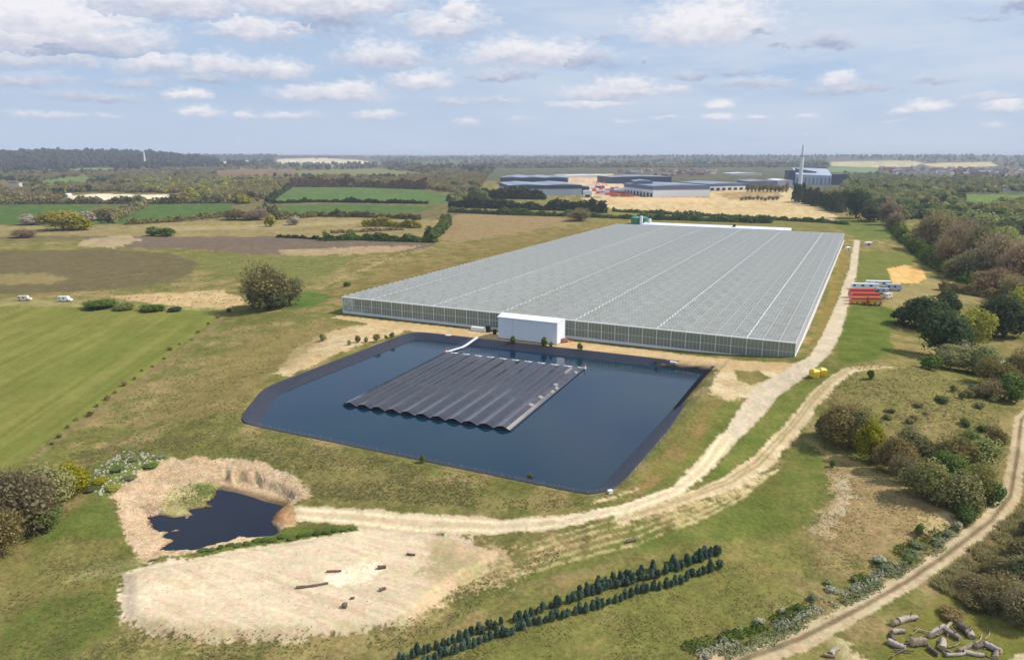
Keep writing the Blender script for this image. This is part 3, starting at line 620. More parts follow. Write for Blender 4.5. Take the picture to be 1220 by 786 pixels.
def build_reservoir():
    # round the corners a little so the liner bends like sheet over a bank
    def rounded(poly, r):
        out = []; n = len(poly)
        for i in range(n):
            a, b, c = Vector(poly[i - 1]), Vector(poly[i]), Vector(poly[(i + 1) % n])
            ra = min(r, (a - b).length * .35); rc = min(r, (c - b).length * .35)
            p, q = b + (a - b).normalized() * ra, b + (c - b).normalized() * rc
            for t in (0, .33, .66, 1): out.append(tuple((p * (1 - t) + b * t) * (1 - t) + (b * (1 - t) + q * t) * t))
        return out
    base = rounded(RIM, 6); rings = []
    for d, z in ((-1.0, 0.27), (-.2, .33), (.15, .25), (2.5, -1.0), (4.6, -2.0), (9.0, -4.0), (11, -4.6)):
        rings.append([(x, y, z + .06) for x, y in offset_poly(base, d)])
    # subdivide along the edge for small wrinkles
    rnd = random.Random(4); V = []; Fc = []; rr = []
    for rg in rings:
        row = []
        for i in range(len(rg)):
            a, b = Vector(rg[i]), Vector(rg[(i + 1) % len(rg)]); k = max(1, int((b - a).length / 1.5)) if i % 4 == 3 else 1
            rr.append(k)
            row.append((a, b))
        V.append(row)
    ks = [max(1, int((Vector(base[i]) - Vector(base[(i + 1) % len(base)])).length / 1.6)) for i in range(len(base))]
    verts = []
    for ri, row in enumerate(V):
        for i, (a, b) in enumerate(row):
            for j in range(ks[i]):
                p = a.lerp(b, j / ks[i]); verts.append((p.x, p.y, p.z + (rnd.uniform(-.05, .05) if ri > 1 else rnd.uniform(-.02, .02))))
    m = sum(ks)
    for ri in range(len(V) - 1):
        for j in range(m): Fc.append((ri * m + j, ri * m + (j + 1) % m, (ri + 1) * m + (j + 1) % m, (ri + 1) * m + j))
    me = mesh_np('reservoir_liner', verts, Fc, M_LINER, True)
    tag(link('reservoir_liner', me), 'dark plastic liner on the sloping reservoir banks', None, None, 'structure')
    mb = MB(); w = offset_poly(base, 4.3); w = offset_poly(RIM, 2.6); me = bpy.data.meshes.new('reservoir_water'); me.from_pydata([(x, y, WATER_Z) for x, y in w], [], [tuple(range(len(w)))]); me.materials.append(M_WATER)
    tag(link('reservoir_water', me), 'calm dark blue water of the lined reservoir', None, None, 'structure')
    pw = [(x, y) for x, y in (flat(px, py, LOW - .85) for px, py in ((165, 612), (215, 595), (250, 568), (290, 562), (362, 596), (345, 645), (240, 662), (178, 664)))]; me = bpy.data.meshes.new('pond_water'); me.from_pydata([(x, y, LOW - 0.85) for x, y in pw], [], [tuple(range(len(pw)))]); me.materials.append(M_BLACK)
    tag(link('pond_water', me), 'near black water of the small pond in the clay hollow', None, None, 'structure')
build_reservoir()

def build_fence(name, pts, step, h, label, mat, group=None, wires=4, r=.045):
    root = empty(name, (*pts[0], hz(*pts[0])), label, 'fence', group); ox, oy, oz = root.location
    pm = MB(); pm.tube((0, 0, -.3), (0, 0, h), r, n=5); pm = pm.mesh('post', mat); wm = MB(); prev = None
    for i in range(len(pts) - 1):
        a, b = Vector(pts[i]), Vector(pts[i + 1]); k = max(1, round((b - a).length / step))
        for j in range(k + (i == len(pts) - 2)):
            p = a.lerp(b, j / k); z = hz(p.x, p.y); link('post', pm, root, (p.x - ox, p.y - oy, z - oz))
            cur = (p.x - ox, p.y - oy, z - oz)
            if prev:
                for q in range(wires):
                    zz = h * (q + .6) / wires; wm.tube((prev[0], prev[1], prev[2] + zz), (cur[0], cur[1], cur[2] + zz), .012, n=3, cap=False)
            prev = cur
    wm.build('wire', mat, root); return root
rim_out = offset_poly(RIM, -2.0)
build_fence('reservoir_fence', [rim_out[0], rim_out[6], rim_out[5], rim_out[4], rim_out[3]], 3.1, 1.5, 'thin post and wire fence along the near and right rims of the reservoir', M_STEEL)

# floating solar array
def panel_mat():
    m, b = newmat("solar_panel"); g = b.n('ShaderNodeTexCoord').outputs['Object']
    n = b.noise(g, .25, 4, .6); c = b.mix(b.ramp(n, .4, .65), L4(34, 33, 42), L4(50, 48, 58))
    v = b.n('ShaderNodeAttribute', attribute_name='v').outputs['Fac']
    c = b.mix(b.ramp(v, .0, 1), c, L4(150, 142, 132))
    p = b.n('ShaderNodeBsdfPrincipled', {'Base Color': c, 'Roughness': .10, 'IOR': 1.85, 'Specular IOR Level': .5}); finish(b, p.outputs[0]); return m
M_PANEL = panel_mat()
def build_solar():
    z = WATER_Z + .15
    c0, c1, c2, c3 = (Vector(flat(*p, z)) for p in ((545, 422), (706, 441), (616, 514), (408, 482)))   # far left, far right, near right, near left
    O = (c3 + c2) / 2; across = ((c2 - c3) + (c1 - c0)).normalized(); along = Vector((-across.y, across.x)); LW = ((c2 - c3).length + (c1 - c0).length) / 2; LL = ((c0 - c3).length + (c1 - c2).length) / 2
    yaw = math.atan2(across.y, across.x); org = c3
    root = empty('floating_solar_array', (org.x, org.y, z), 'raft of dark solar panels in eleven arched rows floating on the reservoir', 'solar array', None, yaw)
    NR = 11; rw = LW / NR; rnd = random.Random(3)
    prof = [(.06, .20), (.14, .62), (.50, 1.0), (.75, .64), (.94, .20)]        # arch of four panel courses
    pl, gap = 1.70, .05; n = int(LL / (pl + gap))
    for r in range(NR):
        V = []; Fc = []; var = []
        for j in range(n):
            y0 = j * (pl + gap); y1 = y0 + pl
            for s in range(4):
                (xa, za), (xb, zb) = prof[s], prof[s + 1]; dx, dz = (xb - xa) * rw, zb - za
                xa2, za2 = xa * rw + dx * .02, za + dz * .02; xb2, zb2 = xb * rw - dx * .02, zb - dz * .02; t = rnd.uniform(-.015, .015)
                k = len(V); V += [(xa2, y0, za2 + t), (xb2, y0, zb2 + t), (xb2, y1, zb2 + t), (xa2, y1, za2 + t), (xa2, y0, za2 - .05), (xb2, y0, zb2 - .05), (xb2, y1, zb2 - .05), (xa2, y1, za2 - .05)]
                Fc += [(k, k + 1, k + 2, k + 3), (k, k + 4, k + 5, k + 1), (k + 3, k + 2, k + 6, k + 7), (k, k + 3, k + 7, k + 4), (k + 1, k + 5, k + 6, k + 2)]
                dirty = (r == NR - 1 and s == 3) * max(0, .75 - j / n) + (r == NR - 1) * .15 * rnd.random() + .06 * rnd.random()
                if r == NR - 1 and s >= 2 and rnd.random() < .12: dirty = .8
                var += [dirty] * 5
        o = link('panel_row', mesh_np('panel_row', V, Fc, M_PANEL, False, None, var), root, (r * rw, 0, 0)); o['kind'] = 'stuff'
        if r == NR - 1: o['label'] = 'outermost panel row weathered and stained pale'
        f = MB()
        for xx in (0.0, rw * .94): f.box(xx, xx + rw * .07, 0, LL, 0, .22)
        for j in range(0, n + 1, 2): f.box(0, rw, j * (pl + gap) - .04, j * (pl + gap) + .04, .1, .2)
        for j in (0.15, LL - .2):
            for s in range(4):
                (xa, za), (xb, zb) = prof[s], prof[s + 1]; f.tube((xa * rw, j, za - .08), (xb * rw, j, zb - .08), .05, n=4)
        f.build('float_frame', M_GREYP, root, (r * rw, 0, 0))
    w = MB(); w.box(-.4, LW + .6, LL + .1, LL + .8, -.05, .3)
    for i in range(28): w.box(i * LW / 28, i * LW / 28 + .08, LL + .1, LL + .8, .3, .34)
    w.build('walkway', M_WHITE, root)
    g = MB(); a = Vector((0.3, LL + .9)); 
    tgt = Vector(flat(569, 405, 0)) - org; tl = Vector((tgt.dot(across), tgt.dot(along)))
    d = (tl - a); nn = Vector((-d.y, d.x)).normalized() * .6; N = 8
    gw = empty('gangway', (org.x, org.y, z), 'white gangway from the path down to the far left corner of the solar raft', 'gangway', None, yaw)
    for i in range(N):
        p, q = a + d * (i / N), a + d * ((i + .94) / N); zp, zq = .35 + 2.0 * max(0, (i / N - .55) / .45), .35 + 2.0 * max(0, ((i + 1) / N - .55) / .45); m2 = MB()
        m2.hexa([(*(p - nn), zp - .15), (*(p + nn), zp - .15), (*(q + nn), zq - .15), (*(q - nn), zq - .15), (*(p - nn), zp), (*(p + nn), zp), (*(q + nn), zq), (*(q - nn), zq)]); m2.build('deck_section', M_WHITE, gw)
    rl = MB()
    for sgn in (-1, 1): rl.tube((*(a + nn * sgn), 1.3), (*(a + d * .55 + nn * sgn), 1.3), .03, n=4); rl.tube((*(a + d * .55 + nn * sgn), 1.3), (*(a + d + nn * sgn), 3.3), .03, n=4)
    rl.build('handrail', M_STEEL, gw)
    for (px, lab) in (((LW + .2, LL + .6), 'red and white marker buoy at the far right corner of the solar raft'), ((.0, LL + .6), 'red and white marker buoy where the gangway meets the solar raft')):
        w_ = org + across * px[0] + along * px[1]
        bt = empty('marker_buoy', (w_.x, w_.y, z + .34), lab, 'buoy', 'marker buoys on the solar raft', yaw)
        m2 = MB(); m2.tube((0, 0, 0), (0, 0, .5), .45, .4, 10); m2.build('base', M_WHITE, bt); m2 = MB(); m2.tube((0, 0, .5), (0, 0, 1.2), .4, .12, 10); m2.build('cone', M_REDP, bt)
M_GREYP = paint("float_plastic", (84, 84, 92), .6); M_REDP = paint("red_paint", (205, 70, 62), .5)
build_solar()

# ---------------------------------------------------------------- greenhouse
def glass_roof_mat():
    m, b = newmat("whitened_glass"); g = b.n('ShaderNodeTexCoord').outputs['Object']
    v = b.n('ShaderNodeAttribute', attribute_name='v').outputs['Fac']
    n = b.noise(g, .03, 4, .6); c = b.mix(b.ramp(n, .35, .65), L4(186, 184, 174), L4(198, 196, 187)); c = b.mix(b.math('MULTIPLY', v, .45), c, L4(138, 142, 136))
    d = b.n('ShaderNodeBsdfPrincipled', {'Base Color': c, 'Roughness': .5, 'Specular IOR Level': .3})
    t = b.n('ShaderNodeBsdfTranslucent', {'Color': L4(232, 235, 230)})
    mx = b.n('ShaderNodeMixShader', {0: .42, 1: d.outputs[0], 2: t.outputs[0]}); finish(b, mx.outputs[0]); return m
def glass_wall_mat(name, op, c):
    m, b = newmat(name)
    d = b.n('ShaderNodeBsdfPrincipled', {'Base Color': L4(*c), 'Roughness': .15}); t = b.n('ShaderNodeBsdfTransparent', {0: L4(235, 240, 238)})
    mx = b.n('ShaderNodeMixShader', {0: op, 1: t.outputs[0], 2: d.outputs[0]}); finish(b, mx.outputs[0]); return m
M_ROOF = glass_roof_mat(); M_GL = glass_wall_mat("wall_glass", .42, (190, 200, 186)); M_GLW = glass_wall_mat("screened_wall_glass", .94, (238, 238, 238))
M_ALU = paint("white_aluminium", (222, 223, 222), .45, 0, .04); M_CROP = leaf_mat("crop_leaves", (150, 180, 96), (108, 138, 66), .4); M_FLOORW = paint("white_floor_sheet", (190, 190, 186), .8)
def build_greenhouse():
    yaw = math.atan2(uv[1], uv[0]); EH, RH = 6.7, .62
    root = empty('greenhouse', (A_[0], A_[1], 0.0), 'vast glass greenhouse with whitened ridged roof behind the reservoir', 'greenhouse', None, yaw)
    NS = 36; sw = GW / NS; NB_ = 90; sp = GL / NB_      # 36 bays wide, 90 narrow ridges running parallel to the front wall
    rnd = random.Random(8)
    ms = []
    for vi in range(4):
        V = []; Fc = []; var = []
        for i in range(NS):
            for q in range(2):
                x0, x1 = (i + q * .5) * sw + .06, (i + q * .5 + .5) * sw - .06
                for s in (0, 1):
                    y0, y1, z0, z1 = (.12, sp / 2, 0, RH) if s == 0 else (sp / 2, sp - .12, RH, 0)
                    vent = (i * 2 + q + s + vi) % 3 == 0; lift = .16 if vent else 0
                    k = len(V); V += [(x0, y0, z0 + (lift if s == 0 else 0)), (x1, y0, z0 + (lift if s == 0 else 0)), (x1, y1, z1 + (lift if s == 1 else 0)), (x0, y1, z1 + (lift if s == 1 else 0))]; Fc.append((k, k + 1, k + 2, k + 3)); var.append(rnd.random() * .6 + (.4 if vent else 0))
        ms.append(mesh_np('roof_glazing', V, Fc, M_ROOF, False, None, var))
    bars = MB()
    for i in range(NS * 4 + 1):
        x = i * sw / 4; hw = .30 if i % 24 == 12 else (.075 if i % 4 == 0 else .03); t = .16 if i % 4 == 0 else .06
        if i % 24 == 12: hw, t = .2, .07
        for s in (0, 1):
            y0, y1, z0, z1 = (.1, sp / 2, 0, RH) if s == 0 else (sp / 2, sp - .1, RH, 0)
            bars.quad((x - hw, y0, z0 + t), (x + hw, y0, z0 + t), (x + hw, y1, z1 + t), (x - hw, y1, z1 + t))
            if i % 4 == 0: bars.quad((x - hw, y0, z0), (x - hw, y0, z0 + t), (x - hw, y1, z1 + t), (x - hw, y1, z1))
    bars.box(0, GW, sp / 2 - .05, sp / 2 + .05, RH - .02, RH + .08)
    bme = bars.mesh('glazing_bars', M_ALU)
    for i in range(NB_):
        o = link('roof_span', ms[i % 4], root, (0, i * sp, EH)); o['kind'] = 'stuff'; q = link('glazing_bars', bme, o); q['kind'] = 'stuff'
    g1 = MB(); g1.box(-.15, GW + .15, -.12, .12, -.08, .1); g1 = g1.mesh('gutter', M_ALU); g2 = MB(); g2.box(-.15, GW + .15, -.3, .3, -.08, .24); g2 = g2.mesh('gutter', M_ALU)
    for i in range(NB_ + 1): link('gutter', g2 if i % 10 == 0 else g1, root, (0, i * sp, EH))
    # walls
    def gable(y):
        m = MB(); m.quad((0, y, .9), (GW, y, .9), (GW, y, EH), (0, y, EH)); return m
    gable(0).build('front_glazing', M_GL, root); gable(GL).build('back_glazing', M_GLW, root)
    for x, nm in ((0, 'side_glazing'), (GW, 'side_glazing')):
        m = MB(); m.quad((x, 0, .9), (x, GL, .9), (x, GL, EH), (x, 0, EH))
        for i in range(NB_): k = len(m.v); m.v += [(x, i * sp, EH), (x, (i + 1) * sp, EH), (x, (i + .5) * sp, EH + RH)]; m.f.append((k, k + 1, k + 2)); m.m.append(0)
        m.build(nm, M_GLW, root)
    b = MB(); b.box(-.1, GW + .1, -.18, .12, -.4, 1.0); b.build('base_wall', M_WHITE, root)
    b = MB(); b.box(GW - .12, GW + .18, .12, GL, -.4, 2.4); b.build('base_wall', M_WHITE, root); b = MB(); b.box(-.18, .12, .12, GL, -.4, 1.0); b.build('base_wall', M_WHITE, root)
    pm = MB(); pm.box(-.11, .11, -.24, -.01, 1.0, EH + .05); pm = pm.mesh('column', M_WHITE)
    for i in range(NS + 1): link('column', pm, root, (i * sw, 0, 0))
    mm = MB()
    for i in range(NS * 4):
        if i % 4: mm.box(i * sw / 4 - .025, i * sw / 4 + .025, -.12, -.005, 1.0, EH)
    for z in (3.7,): mm.box(0, GW, -.10, -.003, z - .05, z + .05)
    o = mm.build('mullions', M_ALU, root); o['kind'] = 'stuff'
    sc = MB(); 
    for j in range(int(GL / 4.5)): sc.box(GW + .0, GW + .16, j * 4.5 - .07, j * 4.5 + .07, 1.6, EH + .05)
    o = sc.build('side_mullions', M_WHITE, root); o['kind'] = 'stuff'
    # inside: pale floor, crop rows hung between 2.6 m and 5.6 m, heating pipe and trolleys below
    fl = MB(); fl.box(.3, GW - .3, .3, GL - .3, .02, .06); fl.build('floor_sheet', M_FLOORW, root)
    rnd = random.Random(5); V = []; Fc = []; var = []
    for i in range(2600):
        x = rnd.uniform(-.45, .45); y = rnd.random() ** 2 * 26; z = 2.7 + 2.9 * rnd.random(); s = rnd.uniform(.18, .36)
        u = Vector((rnd.gauss(0, 1), rnd.gauss(0, 1), rnd.gauss(0, 1))).normalized(); w = u.orthogonal().normalized() * s; u = u * s; c = Vector((x, y, z)); k = len(V)
        V += [tuple(c - u - w), tuple(c + u - w), tuple(c + u + w), tuple(c - u + w)]; Fc.append((k, k + 1, k + 2, k + 3)); var.append(rnd.random())
    for i in range(1):
        k = len(V); V += [(-.3, 2, 2.7), (.3, 2, 2.7), (.3, GL - 8, 2.7), (-.3, GL - 8, 2.7), (-.3, 2, 5.4), (.3, 2, 5.4), (.3, GL - 8, 5.4), (-.3, GL - 8, 5.4)]
        Fc += [(k, k + 1, k + 5, k + 4), (k + 1, k + 2, k + 6, k + 5), (k + 3, k, k + 4, k + 7), (k + 4, k + 5, k + 6, k + 7), (k, k + 3, k + 2, k + 1)]; var += [.5] * 5
    cm = mesh_np('crop_row', V, Fc, M_CROP, False, None, var); gm = MB(); gm.box(-.25, .25, .8, GL - 6, 2.3, 2.5); gm = gm.mesh('growing_gutter', M_DARK)
    k = 0; x = 6.0
    while x < GW - 8: o = link('crop_row', cm, root, (x, 1.2, 0)); o['kind'] = 'stuff'; link('growing_gutter', gm, o); x += 1.66 if int(x / sw) % 6 else 2.6
build_greenhouse()
# ---------------------------------------------------------------- buildings and small things
M_ROOFW = paint("white_sheet_cladding", (228, 231, 236), .4, 0, .03, .3); M_CLADG = paint("grey_blue_cladding", (96, 108, 132), .5, 0, .08, .05)
M_CLADN = paint("navy_cladding", (52, 60, 82), .5, 0, .08, .05); M_CLADL = paint("pale_blue_cladding", (168, 178, 194), .45, 0, .05, .05); M_ROOFG = paint("grey_metal_roof", (132, 142, 162), .35, .1, .08, .05)
M_BRICK = paint("red_brick", (150, 104, 86), .8, 0, .15, .5); M_TILE = paint("roof_tile", (122, 90, 80), .8, 0, .2, .5); M_CREAM = paint("cream_render", (206, 196, 180), .7, 0, .08, .5); M_SLATE = paint("slate", (98, 98, 106), .7, 0, .12, .5)
M_GLASSD = paint("dark_glass", (30, 36, 46), .12); M_YEL = paint("yellow_paint", (226, 194, 44), .5, 0, .06); M_REDT = paint("red_trailer_paint", (200, 92, 80), .4, 0, .08); M_GREEN = paint("green_tank", (60, 140, 110), .5); M_BLUE = paint("blue_paint", (60, 84, 130), .4)
M_TYRE = paint("tyre_rubber", (26, 26, 28), .8); M_WOOD = paint("weathered_wood", (132, 116, 98), .9, 0, .45, 2.5); M_BARK = paint("bark", (98, 86, 72), .9, 0, .45, 2.5); M_CUT = paint("cut_wood", (186, 160, 124), .85, 0, .12, 3); M_GRV = paint("pale_rubble", (196, 184, 164), .9, 0, .15, 2); M_PALEB = paint("bleached_bark", (160, 148, 132), .9, 0, .4, 2.5)

def place(px, z=None):
    x, y, zz = P(*px); return x, y, (zz if z is None else z)
def pump_house():
    yaw = math.atan2(uv[1], uv[0]); p = flat(593.5, 403.2); q = tuple(np.array(p) + uv * 23.0); w = math.hypot(q[0] - p[0], q[1] - p[1]); d = 7.2; h = 7.9
    root = empty('white_building', (p[0], p[1], 0), 'plain white clad building standing against the front wall of the greenhouse', 'building', None, yaw)
    b = MB(); n = 12
    for i in range(n): b.box(i * w / n + .015, (i + 1) * w / n - .015, 0, .2, .35, h); 
    b.box(.02, w - .02, .06, d - .02, .3, h - .1)
    for s, x in ((0, 0), (1, w)):
        for j in range(4): b.box(x - .1 if s == 0 else x - .1, x + .1, .22 + j * d / 4, .22 + (j + 1) * d / 4 - .03, .35, h)
    b.build('wall', M_ROOFW, root)
    r = MB(); k = (-.25, w + .25)
    r.hexa([(k[0], -.25, h), (k[1], -.25, h), (k[1], d / 2, h + .15), (k[0], d / 2, h + .15), (k[0], -.25, h + .25), (k[1], -.25, h + .25), (k[1], d / 2, h + 1.1), (k[0], d / 2, h + 1.1)])
    r.hexa([(k[0], d / 2, h + .15), (k[1], d / 2, h + .15), (k[1], d + .2, h), (k[0], d + .2, h), (k[0], d / 2, h + 1.1), (k[1], d / 2, h + 1.1), (k[1], d + .2, h + .25), (k[0], d + .2, h + .25)])
    for i in range(24): x = k[0] + (i + .5) * (k[1] - k[0]) / 24; r.hexa([(x - .03, -.2, h + .25), (x + .03, -.2, h + .25), (x + .03, d / 2, h + 1.1), (x - .03, d / 2, h + 1.1), (x - .03, -.2, h + .31), (x + .03, -.2, h + .31), (x + .03, d / 2, h + 1.16), (x - .03, d / 2, h + 1.16)])
    r.build('roof', M_ROOFW, root)
    b = MB(); b.box(-.05, w + .05, -.06, d, -.1, .34); b.build('plinth', M_GREYP, root)
    dr = MB(); dr.box(w - 5.2, w - 4.1, -.06, -.01, .34, 2.5); dr.build('door', M_GREYP, root)
    g = MB(); g.tube((w * .25, -.12, .3), (w * .25, -.12, h), .07, n=6); g.build('downpipe', M_WHITE, root)
pump_house()
def tank(px, r, h, mat, label, cat='tank', group=None, rings=3, name='water_tank'):
    x, y, z = place(px); root = empty(name, (x, y, z), label, cat, group)
    b = MB(); b.tube((0, 0, 0), (0, 0, h), r, r, 20); b.build('shell', mat, root)
    b = MB(); b.tube((0, 0, h), (0, 0, h + r * .3), r * 1.02, r * .25, 20); b.build('lid', mat, root)
    b = MB()
    for i in range(rings): b.tube((0, 0, h * (i + .5) / rings), (0, 0, h * (i + .5) / rings + .08), r * 1.03, r * 1.03, 20, cap=False)
    b.build('rib', mat, root); return root
tank((581.5, 395.5), 1.0, 2.3, M_TYRE, 'black upright water tank left of the white building')
tank((589.5, 398), .7, 1.7, M_TYRE, 'smaller black tank touching the left end of the white building')
tank((757.5, 266.5), 5.0, 6.2, M_GREEN, 'first of two green storage tanks behind the greenhouse, at the left', group='green tanks behind the greenhouse'); tank((766, 266.8), 5.0, 6.2, M_GREEN, 'second of two green storage tanks, next to the white flue', group='green tanks behind the greenhouse')
def boiler_house():
    yaw = math.atan2(uv[1], uv[0]); L0 = B_ * 0 + A_ + vv * (GL + 4); 
    p = A_ + vv * (GL + 3) + uv * 22; w = 118.0; root = empty('boiler_house', (p[0], p[1], LOW), 'long low white service building along the back of the greenhouse', 'building', None, yaw)
    b = MB(); b.box(0, w, 0, 14, 0, 10.6); b.build('wall', M_ROOFW, root); b = MB()
    b.hexa([(-.4, -.4, 10.6), (w + .4, -.4, 10.6), (w + .4, 7, 10.7), (-.4, 7, 10.7), (-.4, -.4, 10.9), (w + .4, -.4, 10.9), (w + .4, 7, 12.2), (-.4, 7, 12.2)]); b.hexa([(-.4, 7, 10.7), (w + .4, 7, 10.7), (w + .4, 14.4, 10.6), (-.4, 14.4, 10.6), (-.4, 7, 12.2), (w + .4, 7, 12.2), (w + .4, 14.4, 10.9), (-.4, 14.4, 10.9)])
    b.build('roof', M_ROOFW, root)
    for x, h in ((-3, 17.5), (4.5, 15.5)):
        b = MB(); b.tube((x, 5, 0), (x, 5, h), 1.3, 1.2, 14); b.build('flue', M_ROOFW, root)
    b = MB(); b.box(74, 76, 3, 5, 11, 13.5); b.build('vent', M_DARK, root)
boiler_house()

def box_vehicle(name, px, L_, W_, H_, yaw, body, label, cat, group=None, windows=True, z=None, cab=True):
    x, y, zz = place(px, z); root = empty(name, (x, y, zz), label, cat, group, yaw)
    b = MB(); c = .12
    b.hexa([(-L_ / 2, -W_ / 2, .45), (L_ / 2, -W_ / 2, .45), (L_ / 2, W_ / 2, .45), (-L_ / 2, W_ / 2, .45), (-L_ / 2 + c, -W_ / 2 + c, H_), (L_ / 2 - (c if not cab else .9), -W_ / 2 + c, H_), (L_ / 2 - (c if not cab else .9), W_ / 2 - c, H_), (-L_ / 2 + c, W_ / 2 - c, H_)])
    b.build('body', body, root)
    if cab:
        b = MB(); b.hexa([(L_ / 2 - .1, -W_ / 2 + .1, .46), (L_ / 2 + .75, -W_ / 2 + .15, .46), (L_ / 2 + .75, W_ / 2 - .15, .46), (L_ / 2 - .1, W_ / 2 - .1, .46), (L_ / 2 - .1, -W_ / 2 + .12, H_ * .55), (L_ / 2 + .6, -W_ / 2 + .2, H_ * .48), (L_ / 2 + .6, W_ / 2 - .2, H_ * .48), (L_ / 2 - .1, W_ / 2 - .12, H_ * .55)]); b.build('bonnet', body, root)
    if windows:
        n = max(2, int(L_ / 3.6))
        for sd in (-1, 1):
            for i in range(n):
                x0 = -L_ / 2 + .4 + i * (L_ - 1.2) / n; w = MB(); yy = sd * (W_ / 2 - .045); w.box(x0, x0 + (L_ - 1.2) / n * .35, min(yy, yy + sd * .03), max(yy, yy + sd * .03), H_ * .55, H_ * .8); w.build('window', M_GLASSD, root)
    wm = MB(); wm.tube((0, -.12, .38), (0, .12, .38), .38, n=12); wm = wm.mesh('wheel', M_TYRE)
    for sx in (-L_ * .32, L_ * .34):
        for sy in (-W_ / 2 + .1, W_ / 2 - .1): link('wheel', wm, root, (sx, sy, 0))
    return root
box_vehicle('van', (29, 358), 5.2, 2.1, 2.4, .1, M_CREAM, 'grey white van parked above the striped field, nearest the left picture edge', 'van')
box_vehicle('van', (77, 359), 5.4, 2.2, 2.5, .05, M_WHITE, 'bright white van parked above the striped field, right of the greyer van', 'van')
# showmen's yard beside the gravel track
box_vehicle('caravan', (1030, 344.5), 13, 2.7, 3.0, -.12, M_ROOFW, 'long white living van nearest the gravel track in the showmen yard', 'caravan', None, cab=False)
box_vehicle('caravan', (1046, 342), 12, 2.7, 3.3, -.12, M_WHITE, 'tall white living van in the middle of the showmen yard', 'caravan', None, cab=False)
box_vehicle('caravan', (1064, 346), 7, 2.7, 3.2, -.15, M_CLADL, 'grey white caravan at the right end of the showmen yard', 'caravan', None, cab=False)
box_vehicle('caravan', (1051, 350), 5.5, 2.4, 2.8, -.25, M_CLADL, 'small grey caravan between the white living vans and the red trailers', 'caravan', None, cab=False)
box_vehicle('caravan', (1057, 355.5), 4.6, 2.3, 2.6, .5, M_CREAM, 'short cream caravan just right of the red trailers', 'caravan', None, cab=False)
box_vehicle('car', (1042, 349.5), 3.6, 1.7, 1.5, -.1, M_GLASSD, 'dark car parked between the living vans and the red trailers', 'car')
def showman_trailer(px, L_, H_, label, yaw=-.08):
    r = box_vehicle('fairground_trailer', px, L_, 2.6, H_, yaw, M_REDT, label, 'trailer', 'red and yellow fairground trailers', False, None, False)
    b = MB(); b.box(-L_ / 2 + .3, L_ / 2 - .3, -1.36, -1.31, H_ * .5, H_ * .68); b.build('stripe', M_YEL, r)
    for i in range(int(L_ / 2.4)):
        b = MB(); x = -L_ / 2 + .8 + i * 2.4; b.box(x, x + 1.3, -1.37, -1.32, H_ * .2, H_ * .45); b.build('shutter', M_CREAM if i % 2 else M_YEL, r)
    b = MB(); b.box(-L_ / 2 + .4, L_ / 2 - .4, -.7, .7, H_ + .005, H_ + .12); b.build('roof_rail', M_REDP, r)
showman_trailer((1026, 354), 11.5, 4.0, 'red fairground trailer in the back of the red group, beside the white living vans')
showman_trailer((1030, 358.5), 12.5, 3.8, 'red and yellow fairground trailer in the middle of the red group')
showman_trailer((1022, 362.5), 7.0, 3.2, 'short red fairground trailer at the front left of the red group by the gravel track'); showman_trailer((1041, 363.5), 5.5, 3.6, 'short tall red fairground trailer at the front right of the red group')
def cube_tank(px, label, s=2.4, yaw=.3):
    x, y, z = place(px); r = empty('yellow_tank', (x, y, z), label, 'tank', 'yellow tanks beside the gravel track', yaw); b = MB()
    b.hexa([(-s / 2 + .1, -s / 2 + .1, .15), (s / 2 - .1, -s / 2 + .1, .15), (s / 2 - .1, s / 2 - .1, .15), (-s / 2 + .1, s / 2 - .1, .15), (-s / 2, -s / 2, s * .85), (s / 2, -s / 2, s * .85), (s / 2, s / 2, s * .85), (-s / 2, s / 2, s * .85)])
    b.build('body', M_YEL, r); b = MB(); b.hexa([(-s / 2, -s / 2, s * .85), (s / 2, -s / 2, s * .85), (s / 2, s / 2, s * .85), (-s / 2, s / 2, s * .85), (-s * .3, -s * .3, s * 1.05), (s * .3, -s * .3, s * 1.05), (s * .3, s * .3, s * 1.05), (-s * .3, s * .3, s * 1.05)]); b.build('lid', M_YEL, r)
    b = MB()
    for t in (-.3, 0, .3): b.box(-s / 2 + t * 0 - .02, s / 2 + .02, t * s - .05, t * s + .05, .2, .3); b.box(t * s - .05, t * s + .05, -s / 2 - .03, s / 2 + .03, .4, s * .8)
    b.build('rib', M_YEL, r); b = MB(); b.box(-s / 2, s / 2, -s / 2, s / 2, 0, .15); b.build('pallet', M_WOOD, r)
cube_tank((970, 449), 'left one of the two yellow tanks on the grass at the track junction', 2.2); cube_tank((979, 447), 'right one of the two yellow tanks, closer to the sandy track', 2.1, .2)
def crate(name, px, dims, mat, label, cat, yaw=0, roof=None, z=None, roofh=.0):
    x, y, zz = place(px, z); r = empty(name, (x, y, zz), label, cat, None, yaw); w, d, h = dims; b = MB(); b.box(-w / 2, w / 2, -d / 2, d / 2, 0, h); b.build('wall' if roof else 'body', mat, r)
    if roof:
        b = MB(); b.hexa([(-w / 2 - .2, -d / 2 - .2, h), (w / 2 + .2, -d / 2 - .2, h), (w / 2 + .2, d / 2 + .2, h), (-w / 2 - .2, d / 2 + .2, h), (-w / 2 - .2, -.05, h + roofh), (w / 2 + .2, -.05, h + roofh), (w / 2 + .2, .05, h + roofh), (-w / 2 - .2, .05, h + roofh)]); b.build('roof', roof, r)
        b = MB(); b.box(-w * .12, w * .12, -d / 2 - .05, -d / 2 - .01, 0, h * .75); b.build('door', M_GREYP, r)
    else:
        b = MB(); b.box(-w / 2 - .04, w / 2 + .04, -d / 2 - .04, d / 2 + .04, h, h + .12); b.build('lid', mat, r)
    return r
